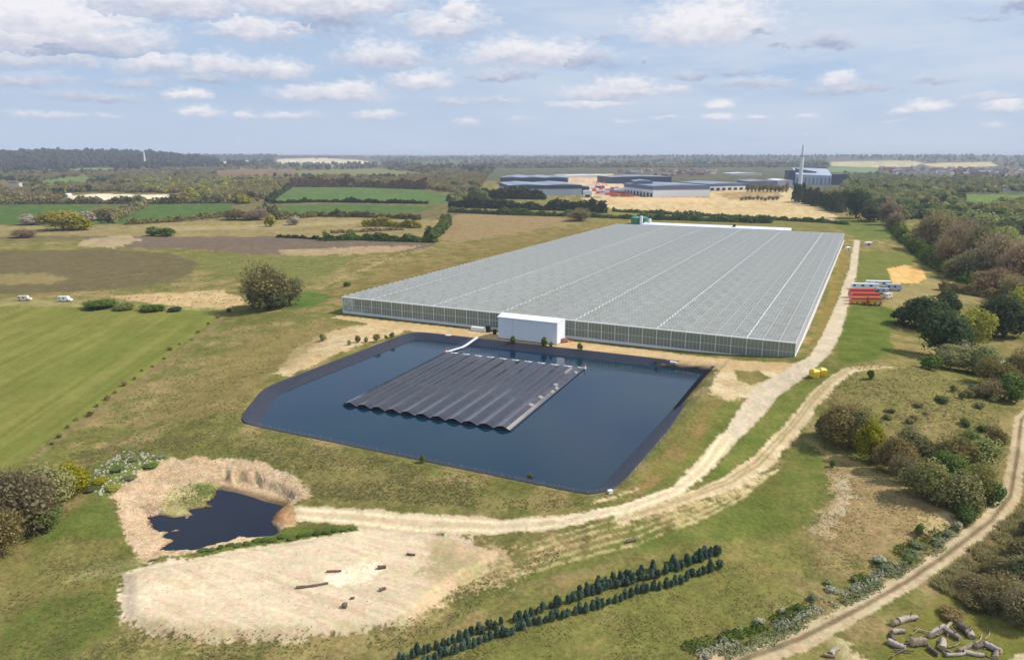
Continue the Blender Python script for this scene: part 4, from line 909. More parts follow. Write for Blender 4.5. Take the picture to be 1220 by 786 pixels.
crate('site_hut', (1009.5, 298.5), (2.6, 2.2, 2.2), M_CREAM, 'small cream hut on the grass strip between greenhouse and gravel track', 'hut', .3, M_WHITE, None, .5)
crate('site_hut', (1034, 292.5), (5, 2.4, 2.2), M_CREAM, 'low cream hut beside the far end of the gravel track', 'hut', .0, M_WHITE, None, .4)
crate('pump_crate', (571, 394.5), (6.5, 1.6, 1.4), M_WHITE, 'low white cabinet at the foot of the greenhouse wall left of the black tank', 'cabinet', math.atan2(uv[1], uv[0]))
crate('float_block', (534, 400.5), (2.0, .9, .35), M_WHITE, 'white float block lying on the far liner bank left of the gangway', 'float', -.3)
crate('float_block', (802, 432.5), (1.9, .9, .4), M_WHITE, 'white float block on the far liner bank near the right corner', 'float', -.4)
crate('valve_box', (727, 587), (.9, .7, .5), M_WHITE, 'small white valve box at the near right corner of the reservoir', 'box', .4)
crate('shed', (1186, 438), (5.0, 3.5, 2.0), M_CLADL, 'pale roofed shed half hidden in the scrub on the right', 'shed', -.7, M_WHITE, None, .8)
# engine unit by the white building
x, y, z = place((671, 408), 0); r = empty('pump_engine', (x, y, hz(x, y)), 'dark red pump engine at the right end of the white building', 'engine', None, .4)
b = MB(); b.box(-1.3, 1.3, -.6, .6, .3, 1.5); b.build('housing', M_BRICK, r); b = MB(); b.box(-1.6, 1.6, -.7, .7, 0, .3); b.build('skid', M_DARK, r); b = MB(); b.tube((-.9, 0, 1.5), (-.9, 0, 3.0), .12, n=8); b.build('exhaust', M_DARK, r); b = MB(); b.tube((1.3, 0, .9), (3.2, -.5, .2), .2, n=8); b.build('hose', M_REDT, r)
# white goal-like frame on the right
x, y, z = place((1199, 353)); r = empty('pipe_frame', (x, y, z), 'white pipe frame standing at the edge of the scrub on the right', 'frame')
for a in (-2.2, 2.2): b = MB(); b.tube((a, 0, -.2), (a, 0, 3.2), .12, n=6); b.build('upright', M_WHITE, r)
b = MB(); b.tube((-2.2, 0, 3.2), (2.2, 0, 3.2), .12, n=6); b.build('crossbar', M_WHITE, r)

# ---- far warehouses: (left px, right px, base y, wall top px height, depth m, wall, roof, label, front doors)
def warehouse(x0, x1, yb, hpx, depth, wall, roof, label, rise=2.0, band=None, doors=0, skew=0.0, bays=1, side=None):
    rise = min(rise, 2.4); a = P(x0, yb); c = P(x1, yb + skew); w = math.hypot(c[0] - a[0], c[1] - a[1]); yaw = math.atan2(c[1] - a[1], c[0] - a[0]); dd = math.hypot(a[0], a[1]); h = hpx * dd / F
    r = empty('warehouse', (a[0], a[1], min(a[2], c[2]) - 1), label, 'warehouse', None, yaw); h += 1
    b = MB(); b.box(0, w, 0, depth, 0, h); b.build('wall', wall, r)
    if band: b = MB(); b.box(-.15, w + .15, -.15, depth + .15, h * .66, h - .02); b.build('fascia', band, r)
    for i in range(bays):
        b = MB(); u0, u1 = i * w / bays - (.4 if i == 0 else 0), (i + 1) * w / bays + (.4 if i == bays - 1 else 0); um = (u0 + u1) / 2
        b.hexa([(u0, -.4, h), (um, -.4, h), (um, depth + .4, h), (u0, depth + .4, h), (u0, -.4, h + .3), (um, -.4, h + rise), (um, depth + .4, h + rise), (u0, depth + .4, h + .3)]); b.hexa([(um, -.4, h), (u1, -.4, h), (u1, depth + .4, h), (um, depth + .4, h), (um, -.4, h + rise), (u1, -.4, h + .3), (u1, depth + .4, h + .3), (um, depth + .4, h + rise)])
        for q in range(6):
            yy = depth * (q + .5) / 6; b.hexa([(u0 + (um - u0) * .3, yy - 1, h + .3 + (rise - .3) * .3), (u0 + (um - u0) * .8, yy - 1, h + .3 + (rise - .3) * .8), (u0 + (um - u0) * .8, yy + 1, h + .3 + (rise - .3) * .8), (u0 + (um - u0) * .3, yy + 1, h + .3 + (rise - .3) * .3), (u0 + (um - u0) * .3, yy - 1, h + .5 + (rise - .3) * .3), (u0 + (um - u0) * .8, yy - 1, h + .5 + (rise - .3) * .8), (u0 + (um - u0) * .8, yy + 1, h + .5 + (rise - .3) * .8), (u0 + (um - u0) * .3, yy + 1, h + .5 + (rise - .3) * .3)])
        b.build('roof', roof, r)
    for i in range(doors):
        b = MB(); u = w * (i + .5) / doors; b.box(u - w / doors * .28, u + w / doors * .28, -.3, -.17, 1, min(h * .45, 6)); b.build('door', M_GLASSD, r)
    if side: 
        for i in range(side): b = MB(); v = depth * (i + .5) / side; b.box(-.35, -.17, v - depth / side * .25, v + depth / side * .25, 1, h * .4); b.build('side_door', M_GLASSD, r)
    return r
warehouse(606, 693, 233, 11.5, 150, M_CLADL, M_ROOFG, 'large warehouse with pale blue wall and navy fascia, leftmost of the near sheds', 5, M_CLADN, 0, -.8, 2)
warehouse(596, 676, 219, 7, 190, M_CLADN, M_ROOFG, 'long navy warehouse behind the dark conifers, furthest left', 4, None, 0, .3, 3)
warehouse(692.5, 702, 232, 8.5, 40, M_CLADN, M_CLADN, 'narrow dark blue office block at the right end of the pale blue warehouse', 1)
warehouse(695, 705, 235, 7, 14, M_ROOFW, M_ROOFW, 'small white gatehouse with a dark opening in front of the office block', 1, None, 1)
warehouse(778, 845, 235, 12.5, 130, M_ROOFW, M_ROOFG, 'big warehouse with white front and blue grey roof beside the sand quarry', 5, M_CLADG, 0, -1.0, 1, 9)
warehouse(757, 777, 232, 15, 60, M_CLADG, M_ROOFG, 'grey blue end bay of the big white fronted warehouse', 4, None, 4)
warehouse(729, 800, 219, 8, 120, M_CLADN, M_ROOFG, 'navy walled warehouse standing behind the construction yard', 4, None, 0)
warehouse(845, 893, 227, 7, 120, M_ROOFW, M_ROOFG, 'white warehouse with a row of dark loading doors right of the big shed', 4, M_CLADG, 7, -.8)
warehouse(893, 926, 224, 7, 90, M_CLADG, M_ROOFG, 'blue grey shed in line behind the poplars right of the loading doors', 3)
warehouse(926, 944, 224, 8, 70, M_CLADL, M_ROOFW, 'pale shed beside the incinerator with a white roof', 3)
warehouse(676, 730, 212, 3, 60, M_CREAM, M_ROOFW, 'long cream roofed hall behind the construction yard', 3)
warehouse(872, 908, 209, 2.2, 80, M_CREAM, M_ROOFW, 'distant hall with a bright cream roof beyond the warehouses', 3)
warehouse(1092, 1104, 248, 2.2, 14, M_ROOFW, M_WHITE, 'small bright white shed among the trees on the right', .8)
warehouse(1098, 1128, 250, 2.0, 18, M_CREAM, M_CLADL, 'long pale stable with low roof among the trees on the right', 1.5)
warehouse(1152, 1180, 249, 4, 18, M_ROOFW, M_CLADL, 'pale grey barn behind the willows on the right', 2, None, 4)
warehouse(1180, 1204, 228, 1.8, 20, M_CLADL, M_ROOFW, 'distant light grey barn at the edge of the right hand pasture', 1.5)
warehouse(10, 23, 223, 4, 15, M_CREAM, M_TILE, 'cream farmhouse among the woods near the left picture edge', 3)
warehouse(76, 81, 234.5, 2, 12, M_CREAM, M_WHITE, 'small pale barn left of the chalk face', 2)
# plain white greenhouse of the left valley and the incinerator
def incinerator():
    a = P(947, 220.5); dd = math.hypot(a[0], a[1]); s = dd / F; r = empty('incinerator', (a[0], a[1], a[2] - 1), 'incinerator plant with curved silver roof and navy end blocks', 'power plant', None, -.1)
    W_, D_ = 38 * s, 55.0; h0, h1 = 12 * s, 18.5 * s; b = MB(); N = 12; prof = [(D_ * i / N, h0 + (h1 - h0) * math.sin(math.pi * (i / N) * .62)) for i in range(N + 1)]
    for i in range(N):
        (y0, z0), (y1, z1) = prof[i], prof[i + 1]; b.hexa([(0, y0, 0), (W_, y0, 0), (W_, y1, 0), (0, y1, 0), (0, y0, z0), (W_, y0, z0 - 3), (W_, y1, z1 - 2), (0, y1, z1)])
    b.build('silver_hall', M_CLADL, r)
    for i in range(9): b = MB(); x = W_ * (i + .5) / 9; b.box(x - 1.6, x + 1.6, -.4, -.05, 2, h0 * .8 - 3); b.build('louvre', M_ROOFG if i % 2 else M_CLADG, r)
    b = MB(); b.box(-7 * s, -.1, 4, 40, 0, h1 * .86); b.build('end_block', M_CLADN, r); b = MB(); b.box(W_ + .1, W_ + 17 * s, 4, 40, 0, 12 * s); b.build('end_block', M_CLADN, r)
    b = MB(); b.hexa([(-.5, 8, h1 * .7), (W_ * .6, 8, h1 * .6), (W_ * .6, 9, h1 * .6), (-.5, 9, h1 * .7), (-.5, 8, h1), (W_ * .6, 8, h1 * .8), (W_ * .6, 9, h1 * .8), (-.5, 9, h1)]); b.build('roof_fin', M_CLADG, r)
    a2 = P(953, 221); c = empty('chimney_stack', (a2[0], a2[1], a2[2] - 1), 'tall slender white chimney rising above the horizon beside the incinerator', 'chimney'); hh = 44 * s
    b = MB(); b.tube((0, 0, 0), (0, 0, hh * .78), 4.4, 3.4, 16); b.build('shaft', M_WHITE, c); b = MB(); b.tube((0, 0, hh * .78), (0, 0, hh * .965), 3.0, 2.0, 12); b.build('flue', M_WHITE, c); b = MB(); b.tube((0, 0, hh * .7), (0, 0, hh * .72), 4.6, 4.6, 16); b.build('platform', M_STEEL, c)
incinerator()
x, y, z = P(173, 197); c = empty('radio_mast', (x, y, z), 'thin pale mast rising from the woods near the left horizon', 'mast'); b = MB(); b.tube((0, 0, 0), (0, 0, 62), 5.5, 2.5, 8); b.build('tower', M_WHITE, c); b = MB(); b.tube((0, 0, 62), (0, 0, 76), 1.4, .6, 6); b.build('antenna', M_WHITE, c)
# far houses of the town
def house_meshes(wall, roof, w, d, h, rh):
    a = MB(); a.box(-w / 2, w / 2, -d / 2, d / 2, 0, h); 
    k = len(a.v); a.v += [(-w / 2, -d / 2, h), (-w / 2, d / 2, h), (-w / 2, 0, h + rh), (w / 2, -d / 2, h), (w / 2, d / 2, h), (w / 2, 0, h + rh)]; a.f += [(k, k + 2, k + 1), (k + 3, k + 4, k + 5)]; a.m += [0, 0]
    r = MB(); e = .4
    r.quad((-w / 2 - e, -d / 2 - e, h - .2), (w / 2 + e, -d / 2 - e, h - .2), (w / 2 + e, 0, h + rh + .1), (-w / 2 - e, 0, h + rh + .1)); r.quad((w / 2 + e, d / 2 + e, h - .2), (-w / 2 - e, d / 2 + e, h - .2), (-w / 2 - e, 0, h + rh + .1), (w / 2 + e, 0, h + rh + .1)); r.box(-w * .3, -w * .3 + 1, -.5, .5, h + rh - .6, h + rh + 1.4)
    return a.mesh('wall', wall), r.mesh('roof', roof)
HM = [house_meshes(M_BRICK, M_TILE, 12, 9, 6, 4), house_meshes(M_CREAM, M_TILE, 14, 9, 6, 4), house_meshes(M_CREAM, M_SLATE, 18, 10, 7, 4), house_meshes(M_BRICK, M_SLATE, 22, 10, 6, 4)]
HL = ['brick house with a brown tiled roof in the distant town', 'cream house with a brown tiled roof in the distant town', 'cream house with a grey slate roof in the distant town', 'long brick terrace with a slate roof in the distant town']
rnd = random.Random(12)
def town(poly, n, seed):
    rnd = random.Random(seed); pts = []; xs = [p[0] for p in poly]; ys = [p[1] for p in poly]
    while len(pts) < n:
        x, y = rnd.uniform(min(xs), max(xs)), rnd.uniform(min(ys), max(ys))
        if sd_poly(np.array([x]), np.array([y]), poly)[0] > 0: pts.append((x, y))
    X, Y, Z = march([p[0] for p in pts], [p[1] for p in pts])
    for i in range(n):
        k = rnd.randrange(4); r = empty('house', (X[i], Y[i], Z[i] - .3), HL[k], 'house', ['brown roofed brick houses of the far town', 'brown roofed cream houses of the far town', 'slate roofed cream houses of the far town', 'brick terraces of the far town'][k], rnd.choice([0, .3, 1.6, 1.9, -.4])); s = rnd.uniform(1.0, 1.6); r.scale = (s, s, s)
        link('wall', HM[k][0], r); link('roof', HM[k][1], r)
town([(1045, 202), (1100, 200), (1160, 201), (1218, 202), (1218, 211), (1150, 211), (1060, 207)], 120, 1); town([(735, 205), (770, 203), (850, 203), (855, 208), (800, 211), (745, 210)], 42, 2); town([(560, 196), (900, 193), (900, 198), (560, 200)], 26, 3); town([(1060, 205), (1085, 203), (1090, 207), (1062, 208)], 16, 4)
# construction yard: crates, cabins, red cranes
def yard_things():
    rnd = random.Random(31); m = []
    cols = [(M_REDT, 'red'), (M_BLUE, 'blue'), (M_ROOFW, 'white'), (M_CLADG, 'grey')]
    for i in range(26):
        x = rnd.uniform(707, 752); y = rnd.uniform(224, 234.5); k = rnd.choice([0, 0, 2, 2, 1, 3]); mt, cn = cols[k]; a = P(x, y); r = empty('cargo_container', (a[0], a[1], a[2]), '%s cargo container in the construction yard' % cn, 'container', '%s containers of the construction yard' % cn, rnd.uniform(-.3, .3)); s = rnd.uniform(1, 1.6)
        b = MB(); b.box(-6 * s, 6 * s, -1.6, 1.6, 0, 3.0 * s); b.build('body', mt, r); b = MB(); b.box(5.9 * s, 6 * s + .1, -1.4, 1.4, .2, 2.8 * s); b.build('door', mt, r)
    for (x, y, lab) in ((708, 228, 'red loading crane at the left of the construction yard'), (716, 227, 'second red loading crane, right of the first in the construction yard')):
        a = P(x, y); r = empty('crane', (a[0], a[1], a[2]), lab, 'crane', None, .4); b = MB(); b.box(-3, 3, -2, 2, 0, 5); b.build('base', M_REDP, r); b = MB(); b.tube((0, 0, 4), (6, 0, 17), .9, .6, 6); b.build('boom', M_REDP, r); b = MB(); b.tube((6, 0, 17), (14, 0, 9), .6, .5, 6); b.build('jib', M_REDP, r)
yard_things()
def car(px, mat, cname, yaw):
    x, y, z = P(*px); r = empty('parked_car', (x, y, z), '%s car parked on the lane between the bare trees' % cname, 'car', None, yaw)
    b = MB(); b.hexa([(-2.1, -.85, .35), (2.1, -.85, .35), (2.1, .85, .35), (-2.1, .85, .35), (-2.05, -.8, .95), (2.0, -.8, .85), (2.0, .8, .85), (-2.05, .8, .95)]); b.build('body', mat, r)
    b = MB(); b.hexa([(-1.6, -.75, .93), (1.1, -.75, .9), (1.1, .75, .9), (-1.6, .75, .93), (-1.2, -.6, 1.45), (.5, -.6, 1.45), (.5, .6, 1.45), (-1.2, .6, 1.45)]); b.build('cabin', M_GLASSD, r)
    w = MB(); w.tube((0, -.1, .33), (0, .1, .33), .33, n=10); w = w.mesh('wheel', M_TYRE)
    for a in (-1.3, 1.3):
        for c in (-.8, .8): link('wheel', w, r, (a, c, 0))
for i, (px, m, n) in enumerate((((1077, 271), M_WHITE, 'white'), ((1081, 276), M_BLUE, 'blue'), ((1088, 284), M_CREAM, 'cream'), ((1092, 290), M_CLADG, 'grey'), ((1073, 268), M_GLASSD, 'black'))): car(px, m, n, -1.0)

# ---- log pile in the lower right corner
def log_mesh(L_, R_, seed, n=12):
    rnd = random.Random(seed); V = []; Fc = []; k = 10; bend = rnd.uniform(-.25, .25)
    rad = [R_ * rnd.uniform(.8, 1.15) for _ in range(n)]
    for i in range(k):
        t = i / (k - 1); x = (t - .5) * L_; s = 1.1 - .26 * t + rnd.uniform(-.07, .07); oy = bend * math.sin(t * 3.1) * L_ * .3
        for j in range(n): a = 2 * math.pi * j / n; V.append((x + (rnd.uniform(-.06, .06) if i in (0, k - 1) else 0), oy + math.cos(a) * rad[j] * s * (q_ := rnd.uniform(.88, 1.1)), math.sin(a) * rad[j] * s * q_ + R_))
    for i in range(k - 1):
        for j in range(n): Fc.append((i * n + j, (i + 1) * n + j, (i + 1) * n + (j + 1) % n, i * n + (j + 1) % n))
    return V, Fc, n, k
LOGS = [((1081, 740), 3.6, .62, .28, 'long pale log lying apart at the back of the log pile'), ((1066, 744), .9, .62, .3, 'short sawn log end next to the long pale log'), ((1070, 754), 2.0, .5, .1, 'short grey log in front of the long pale log'), ((1062, 760), 1.5, .45, 1.5, 'stubby log at the far left of the pile, lying end on'),
 ((1068, 770), 2.4, .62, -.75, 'pale barked log slanting down at the left end of the pile'), ((1094, 768), 2.3, .75, .05, 'thick grey log lying alone in the middle of the pile'), ((1117, 752), 4.2, .42, .6, 'long thin trunk leaning along the back of the pile'), ((1114, 757), 3.0, .5, .45, 'reddish log tucked under the long thin trunk'),
 ((1122, 769), 2.6, .62, 1.0, 'thick grey log pointing towards the viewer in the middle of the pile'), ((1134, 757), 2.6, .55, -1.1, 'yellowish split log standing out behind the thick grey log'), ((1129, 747), 2.6, .38, .7, 'thin orange brown trunk on top of the pile'), ((1148, 752), 1.9, .85, 1.9, 'large round grey log with a hollow end at the back right'),
 ((1156, 757), 1.8, .62, 1.2, 'pale log leaning against the large hollow one'), ((1150, 772), 3.4, .4, .5, 'long bleached branch across the front of the pile'), ((1160, 780), 2.6, .45, -.3, 'mossy log at the bottom edge of the pile'), ((1172, 770), 3.0, .5, .25, 'grey forked log at the right of the pile'),
 ((1183, 774), 2.2, .62, -.9, 'gnarled stump at the right end of the pile'), ((1187, 780), 2.4, .45, .9, 'short knotted log at the right end near the small path'), ((1138, 780), 3.0, .35, .1, 'thin pale trunk along the bottom of the pile'), ((1112, 778), 1.8, .5, -1.2, 'short dark log at the bottom of the pile'), ((994, 777), 2.2, .45, .7, 'dark rotten log lying beside the farm track'), ((988, 782), 1.6, .35, -.3, 'small rotten branch piece beside the farm track')]
rnd = random.Random(77)
for i, (px, L_, R_, yw, lab) in enumerate(LOGS):
    x, y, z = P(*px); r = empty('log', (x, y, z - .08), lab, 'log', 'felled logs in the lower right corner', yw); L_ *= .95; R_ *= .78
    V, Fc, n, k = log_mesh(L_, R_, i); bm = mesh_np('bark', V, Fc, (M_PALEB, M_WOOD, M_PALEB, M_BARK)[i % 4], True); link('bark', bm, r)
    for e in (0, k - 1): c = MB(); c.v = [tuple(v) for v in V[e * n:(e + 1) * n]]; c.f = [tuple(range(n))]; c.m = [0]; c.build('cut_end', M_CUT if i % 3 else M_PALEB, r)
    if i % 3 == 0: c = MB(); c.tube((L_ * .1, 0, R_ * 1.6), (L_ * .25, .2, R_ * 3.0), R_ * .25, R_ * .12, 6); c.build('branch_stub', M_BARK, r)
for i in range(16):
    x, y, z = P(1066 + rnd.uniform(0, 125), 752 + rnd.uniform(0, 30)); r = empty('branch', (x, y, z), 'thin dead branch lying among the felled logs', 'branch', 'thin branches among the logs', rnd.uniform(0, 3.1)); L_ = rnd.uniform(1.2, 3.2)
    V, Fc, n, k = log_mesh(L_, rnd.uniform(.06, .13), 200 + i, 6); link('stem', mesh_np('stem', V, Fc, (M_PALEB, M_WOOD, M_BARK)[i % 3], True), r, (0, 0, rnd.uniform(0, .35))); c = MB(); c.tube((L_ * .1, 0, .15), (L_ * .3, .35, .4), .05, .02, 5); c.build('twig', M_BARK, r)
# dead wood and debris in the bare yard
DEB = [((398, 681), 2.4, .22, .1, 'dark timber offcut at the upper right of the bare yard'), ((372, 698), 5.0, .25, .25, 'long dark fallen branch in the middle of the bare yard'), ((411, 723), .7, .42, 1.3, 'dark round stump at the lower right of the bare yard'), ((455, 677), 1.4, .35, .2, 'dark lump of wood right of the white chalk smear'), ((456, 703), 1.0, .3, .6, 'small dark wood lump on the right side of the yard'), ((490, 661), 1.5, .25, -.2, 'dark wood piece close to the sandy track'), ((182, 668), 1.0, .25, .4, 'small dark root at the left end of the weedy lip'), ((420, 713), .6, .25, .4, 'little dark knob of wood above the round stump'), ((752, 645), 1.8, .3, .3, 'dark stone like stump in the grass below the tyre lines')]
for i, (px, L_, R_, yw, lab) in enumerate(DEB):
    x, y, z = P(*px); r = empty('wood_debris', (x, y, z - .08), lab, 'wood', 'dark wood pieces on the bare yard' if i < 8 else None, yw); V, Fc, n, k = log_mesh(L_, R_, 50 + i, 8); link('bark', mesh_np('bark', V, Fc, M_BARK, True), r)
    for e in (0, k - 1): c = MB(); c.v = [tuple(v) for v in V[e * n:(e + 1) * n]]; c.f = [tuple(range(n))]; c.m = [0]; c.build('broken_end', M_WOOD, r)
x, y, z = P(1136, 430); r = empty('fallen_trunk', (x, y, z), 'bleached fallen trunk leaning in the scrub below the dark evergreens', 'trunk', None, .6); V, Fc, n, k = log_mesh(6.5, .3, 99, 8); link('stem', mesh_np('stem', V, Fc, M_PALEB, True), r, (0, 0, .5)); c = MB(); c.tube((1, 0, .9), (2.6, .9, 1.6), .16, .06, 6); c.build('branch', M_PALEB, r)
# stones and clods
def rocks(name, pts, s0, s1, mat, label, seed):
    rnd = random.Random(seed); V = []; Fc = []
    for (x, y, z) in pts:
        s = rnd.uniform(s0, s1); k = len(V); a = rnd.uniform(0, 3); ca, sa = math.cos(a), math.sin(a)
        for (u, v, w) in ((-1, -1, 0), (1, -1, 0), (1, 1, 0), (-1, 1, 0), (-.6, -.6, 1), (.5, -.6, .9), (.6, .5, 1), (-.5, .6, .8)):
            u, v, w = u * s * rnd.uniform(.7, 1.2), v * s * rnd.uniform(.6, 1.1), w * s * rnd.uniform(.5, 1.1); V.append((x + u * ca - v * sa, y + u * sa + v * ca, z + w - .04))
        Fc += [(k + 4, k + 5, k + 6, k + 7), (k, k + 1, k + 5, k + 4), (k + 1, k + 2, k + 6, k + 5), (k + 2, k + 3, k + 7, k + 6), (k + 3, k, k + 4, k + 7)]
    tag(link(name, mesh_np(name, V, Fc, mat)), label, None, None, 'stuff')
def pick(poly, n, seed, w=None):
    m = (GPX > min(p[0] for p in poly)) & (GPX < max(p[0] for p in poly)) & (GPY > min(p[1] for p in poly)) & (GPY < max(p[1] for p in poly)); i = np.where(m)[0]
    i = i[sd_poly(GPX[i], GPY[i], poly) > 0]; rg = np.random.default_rng(seed)
    if len(i) == 0: return []
    j = rg.choice(i, size=n); d = GR[j] * .0016
    x = GX[j] + rg.uniform(-1, 1, n) * d; y = GY[j] + rg.uniform(-1, 1, n) * d * np.maximum(1, GR[j] / 90); z = hbase(x, y)
    return list(zip(x.tolist(), y.tolist(), z.tolist()))
M_GRV2 = paint('grey_rubble', (172, 166, 146), .9, 0, .2, 2); M_CLAY = paint("pink_clay", (196, 168, 142), .9, 0, .15, 1.0)
rocks('clay_clods', pick([(136, 592), (160, 568), (205, 548), (290, 548), (345, 562), (366, 590), (345, 596), (290, 562), (250, 575), (215, 600), (175, 618), (200, 655), (165, 664), (150, 640)], 900, 1), .06, .26, M_CLAY, 'loose lumps of pinkish clay round the black pond', 2)
rocks('yard_clods', pick([(150, 745), (146, 684), (235, 664), (330, 648), (590, 662), (540, 700), (480, 745), (330, 760)], 500, 3), .05, .2, M_CLAY, 'small clods of earth scattered on the bare yard', 4)
rocks('chalk_rubble', pick([(1000, 556), (1018, 570), (1022, 590), (1005, 615), (985, 640), (962, 634), (990, 604)], 200, 5), .08, .24, M_CLAY, 'white chalk rubble spilling down the dry knoll', 6)
rocks('mound_rubble', pick([(112, 560), (150, 536), (198, 545), (190, 560), (150, 580), (115, 592)], 260, 7), .12, .36, M_GRV2, 'pale rubble poking through the weedy mound by the pond', 8)
# ---------------------------------------------------------------- vegetation
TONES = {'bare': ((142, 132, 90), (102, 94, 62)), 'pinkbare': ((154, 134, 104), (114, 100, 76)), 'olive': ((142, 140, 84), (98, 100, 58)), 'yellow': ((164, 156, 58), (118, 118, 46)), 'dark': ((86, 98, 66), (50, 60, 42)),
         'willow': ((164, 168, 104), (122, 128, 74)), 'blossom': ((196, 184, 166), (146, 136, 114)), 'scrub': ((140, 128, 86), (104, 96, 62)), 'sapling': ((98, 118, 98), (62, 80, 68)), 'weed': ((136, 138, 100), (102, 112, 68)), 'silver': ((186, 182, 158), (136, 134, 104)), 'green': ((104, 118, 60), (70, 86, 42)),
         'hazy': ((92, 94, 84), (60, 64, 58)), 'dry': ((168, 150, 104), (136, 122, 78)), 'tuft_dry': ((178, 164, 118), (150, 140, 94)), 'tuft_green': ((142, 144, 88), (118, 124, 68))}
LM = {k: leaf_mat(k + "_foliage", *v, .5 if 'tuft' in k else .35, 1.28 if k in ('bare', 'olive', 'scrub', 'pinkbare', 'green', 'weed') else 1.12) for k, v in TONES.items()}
def crown_np(seed, n, leaf, z0=.18, twig=0.0, shape='round', lobes=9):
    """many small faces through lumpy lobes inside a unit crown: radius .5, from z0 to 1"""
    rg = np.random.default_rng(seed); hz_ = (1 - z0) / 2; cz = z0 + hz_
    if shape == 'cone': lc = np.stack([rg.normal(0, .05, lobes), rg.normal(0, .05, lobes), z0 + .12 + (1 - z0 - .2) * np.arange(lobes) / lobes], 1); lr = .42 * (1 - .62 * np.arange(lobes) / lobes)
    elif z0 < .1:
        d = rg.normal(0, 1, (lobes, 3)); d[:, 2] = np.abs(d[:, 2]); d /= np.linalg.norm(d, axis=1)[:, None]; q = rg.uniform(.25, .62, lobes)[:, None]; lc = d * q * [.5, .5, .75] + [0, 0, .22]; lr = rg.uniform(.15, .26, lobes); lc[0] = (0, 0, .3); lr[0] = .36; lc[1] = (.1, .1, .5); lr[1] = .3; hz_ = .72
    else:
        d = rg.normal(0, 1, (lobes, 3)); d /= np.linalg.norm(d, axis=1)[:, None]; q = rg.uniform(.3, .62, lobes)[:, None]; lc = d * q * [.5, .5, hz_] + [0, 0, cz]; lr = rg.uniform(.17, .27, lobes)
        lc[0] = (0, 0, cz + .04); lr[0] = .33
    li = rg.integers(0, lobes, n); d = rg.normal(0, 1, (n, 3)); d[:, 2] = np.where(rg.random(n) < .72, np.abs(d[:, 2]), d[:, 2]); d /= np.linalg.norm(d, axis=1)[:, None]
    rr = (rg.random(n) ** .35); c = lc[li] + d * (lr[li] * rr)[:, None] * [1, 1, (hz_ / .5) if shape != 'cone' else 1.1]
    if z0 < .1 and shape != 'cone':
        c[:, 2] = np.where(c[:, 2] < .02, rg.uniform(.01, .3, n), c[:, 2]); c[:, 2] = np.clip(c[:, 2], 0, 1.02)
    c[:, 2] = np.maximum(c[:, 2], z0 * .4 + .015)
    nrm = d + rg.normal(0, .34, (n, 3)); nrm /= np.linalg.norm(nrm, axis=1)[:, None]
    up = np.where(rg.random(n)[:, None] < .5, [[0, 0, 1.]], rg.normal(0, 1, (n, 3))); u = np.cross(nrm, up); u /= (np.linalg.norm(u, axis=1)[:, None] + 1e-6); w = np.cross(nrm, u)
    s = leaf * rg.uniform(.6, 1.35, n)[:, None]
    if twig:
        isT = rg.random(n) < twig; w2 = d + [0, 0, .5] + rg.normal(0, .25, (n, 3)); w2 /= np.linalg.norm(w2, axis=1)[:, None]; u2 = np.cross(w2, rg.normal(0, 1, (n, 3))); u2 /= np.linalg.norm(u2, axis=1)[:, None]
        w = np.where(isT[:, None], w2 * 2.6, w); u = np.where(isT[:, None], u2 * .22, u)
    V = np.stack([c - u * s - w * s, c + u * s - w * s, c + u * s + w * s, c - u * s + w * s], 1).reshape(-1, 3)
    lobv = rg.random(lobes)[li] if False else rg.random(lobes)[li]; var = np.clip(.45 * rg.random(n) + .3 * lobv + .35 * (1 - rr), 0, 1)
    return V, np.arange(n * 4).reshape(-1, 4), var
def trunk_np(seed, name, z1=.6, r=.035):
    rnd = random.Random(seed); m = MB(); m.tube((0, 0, -.03), (rnd.uniform(-.02, .02), 0, z1 * .5), r, r * .7, 6, cap=False)
    for i in range(5): a = i * 1.257 + rnd.random(); e = rnd.uniform(.16, .3); m.tube((0, 0, z1 * rnd.uniform(.25, .5)), (math.cos(a) * e, math.sin(a) * e, z1 * rnd.uniform(.85, 1.25)), r * .5, r * .15, 4, cap=False)
    return m.mesh(name, M_BARK)
LODS = {0: (7000, .0165), 1: (2400, .028), 2: (700, .05), 3: (170, .095)}
TW = {'bare': .75, 'pinkbare': .75, 'scrub': .65, 'olive': .25, 'dry': .6}
_cm = {}
def crown(kind, lod, v, shape='round', z0=.18):
    key = (kind, lod, v, shape, z0)
    if key not in _cm:
        n, lf = LODS[lod]
        if kind in TW: n = int(n * 1.25); lf *= .9
        V, Fc, var = crown_np(100 * lod + 7 * v + (50 if shape == 'cone' else 0), n, lf, z0, TW.get(kind, 0), shape, 14 if shape == 'round' else 6)
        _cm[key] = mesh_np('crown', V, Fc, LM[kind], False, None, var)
    return _cm[key]
TRK = [trunk_np(i, 'trunk') for i in range(3)]; STM = [trunk_np(10 + i, 'stems', .5, .02) for i in range(3)]
_r = random.Random(99)
def tree(px, wpx, hpx, kind, label, name='tree', cat=None, group=None, z0=None, shape='round', X=None):
    x, y, z = P(*px) if X is None else X; dd = math.sqrt(x * x + y * y + CAMH ** 2); w = wpx * dd / F; h = hpx * dd / F * 1.0
    lod = 0 if wpx > 34 else 1 if wpx > 17 else 2 if wpx > 8 else 3
    bush = name != 'tree'; z0 = (.02 if bush else .02) if z0 is None else z0; v = _r.randrange(3)
    r = empty(name, (x, y, z - .05), label, cat or ('bush' if bush else 'tree'), group, _r.uniform(0, 6.28)); r.scale = (w * 1.04, w * 1.04, h)
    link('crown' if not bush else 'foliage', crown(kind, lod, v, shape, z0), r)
    link('stem' if bush else 'trunk', (STM if bush else TRK)[v], r); return r
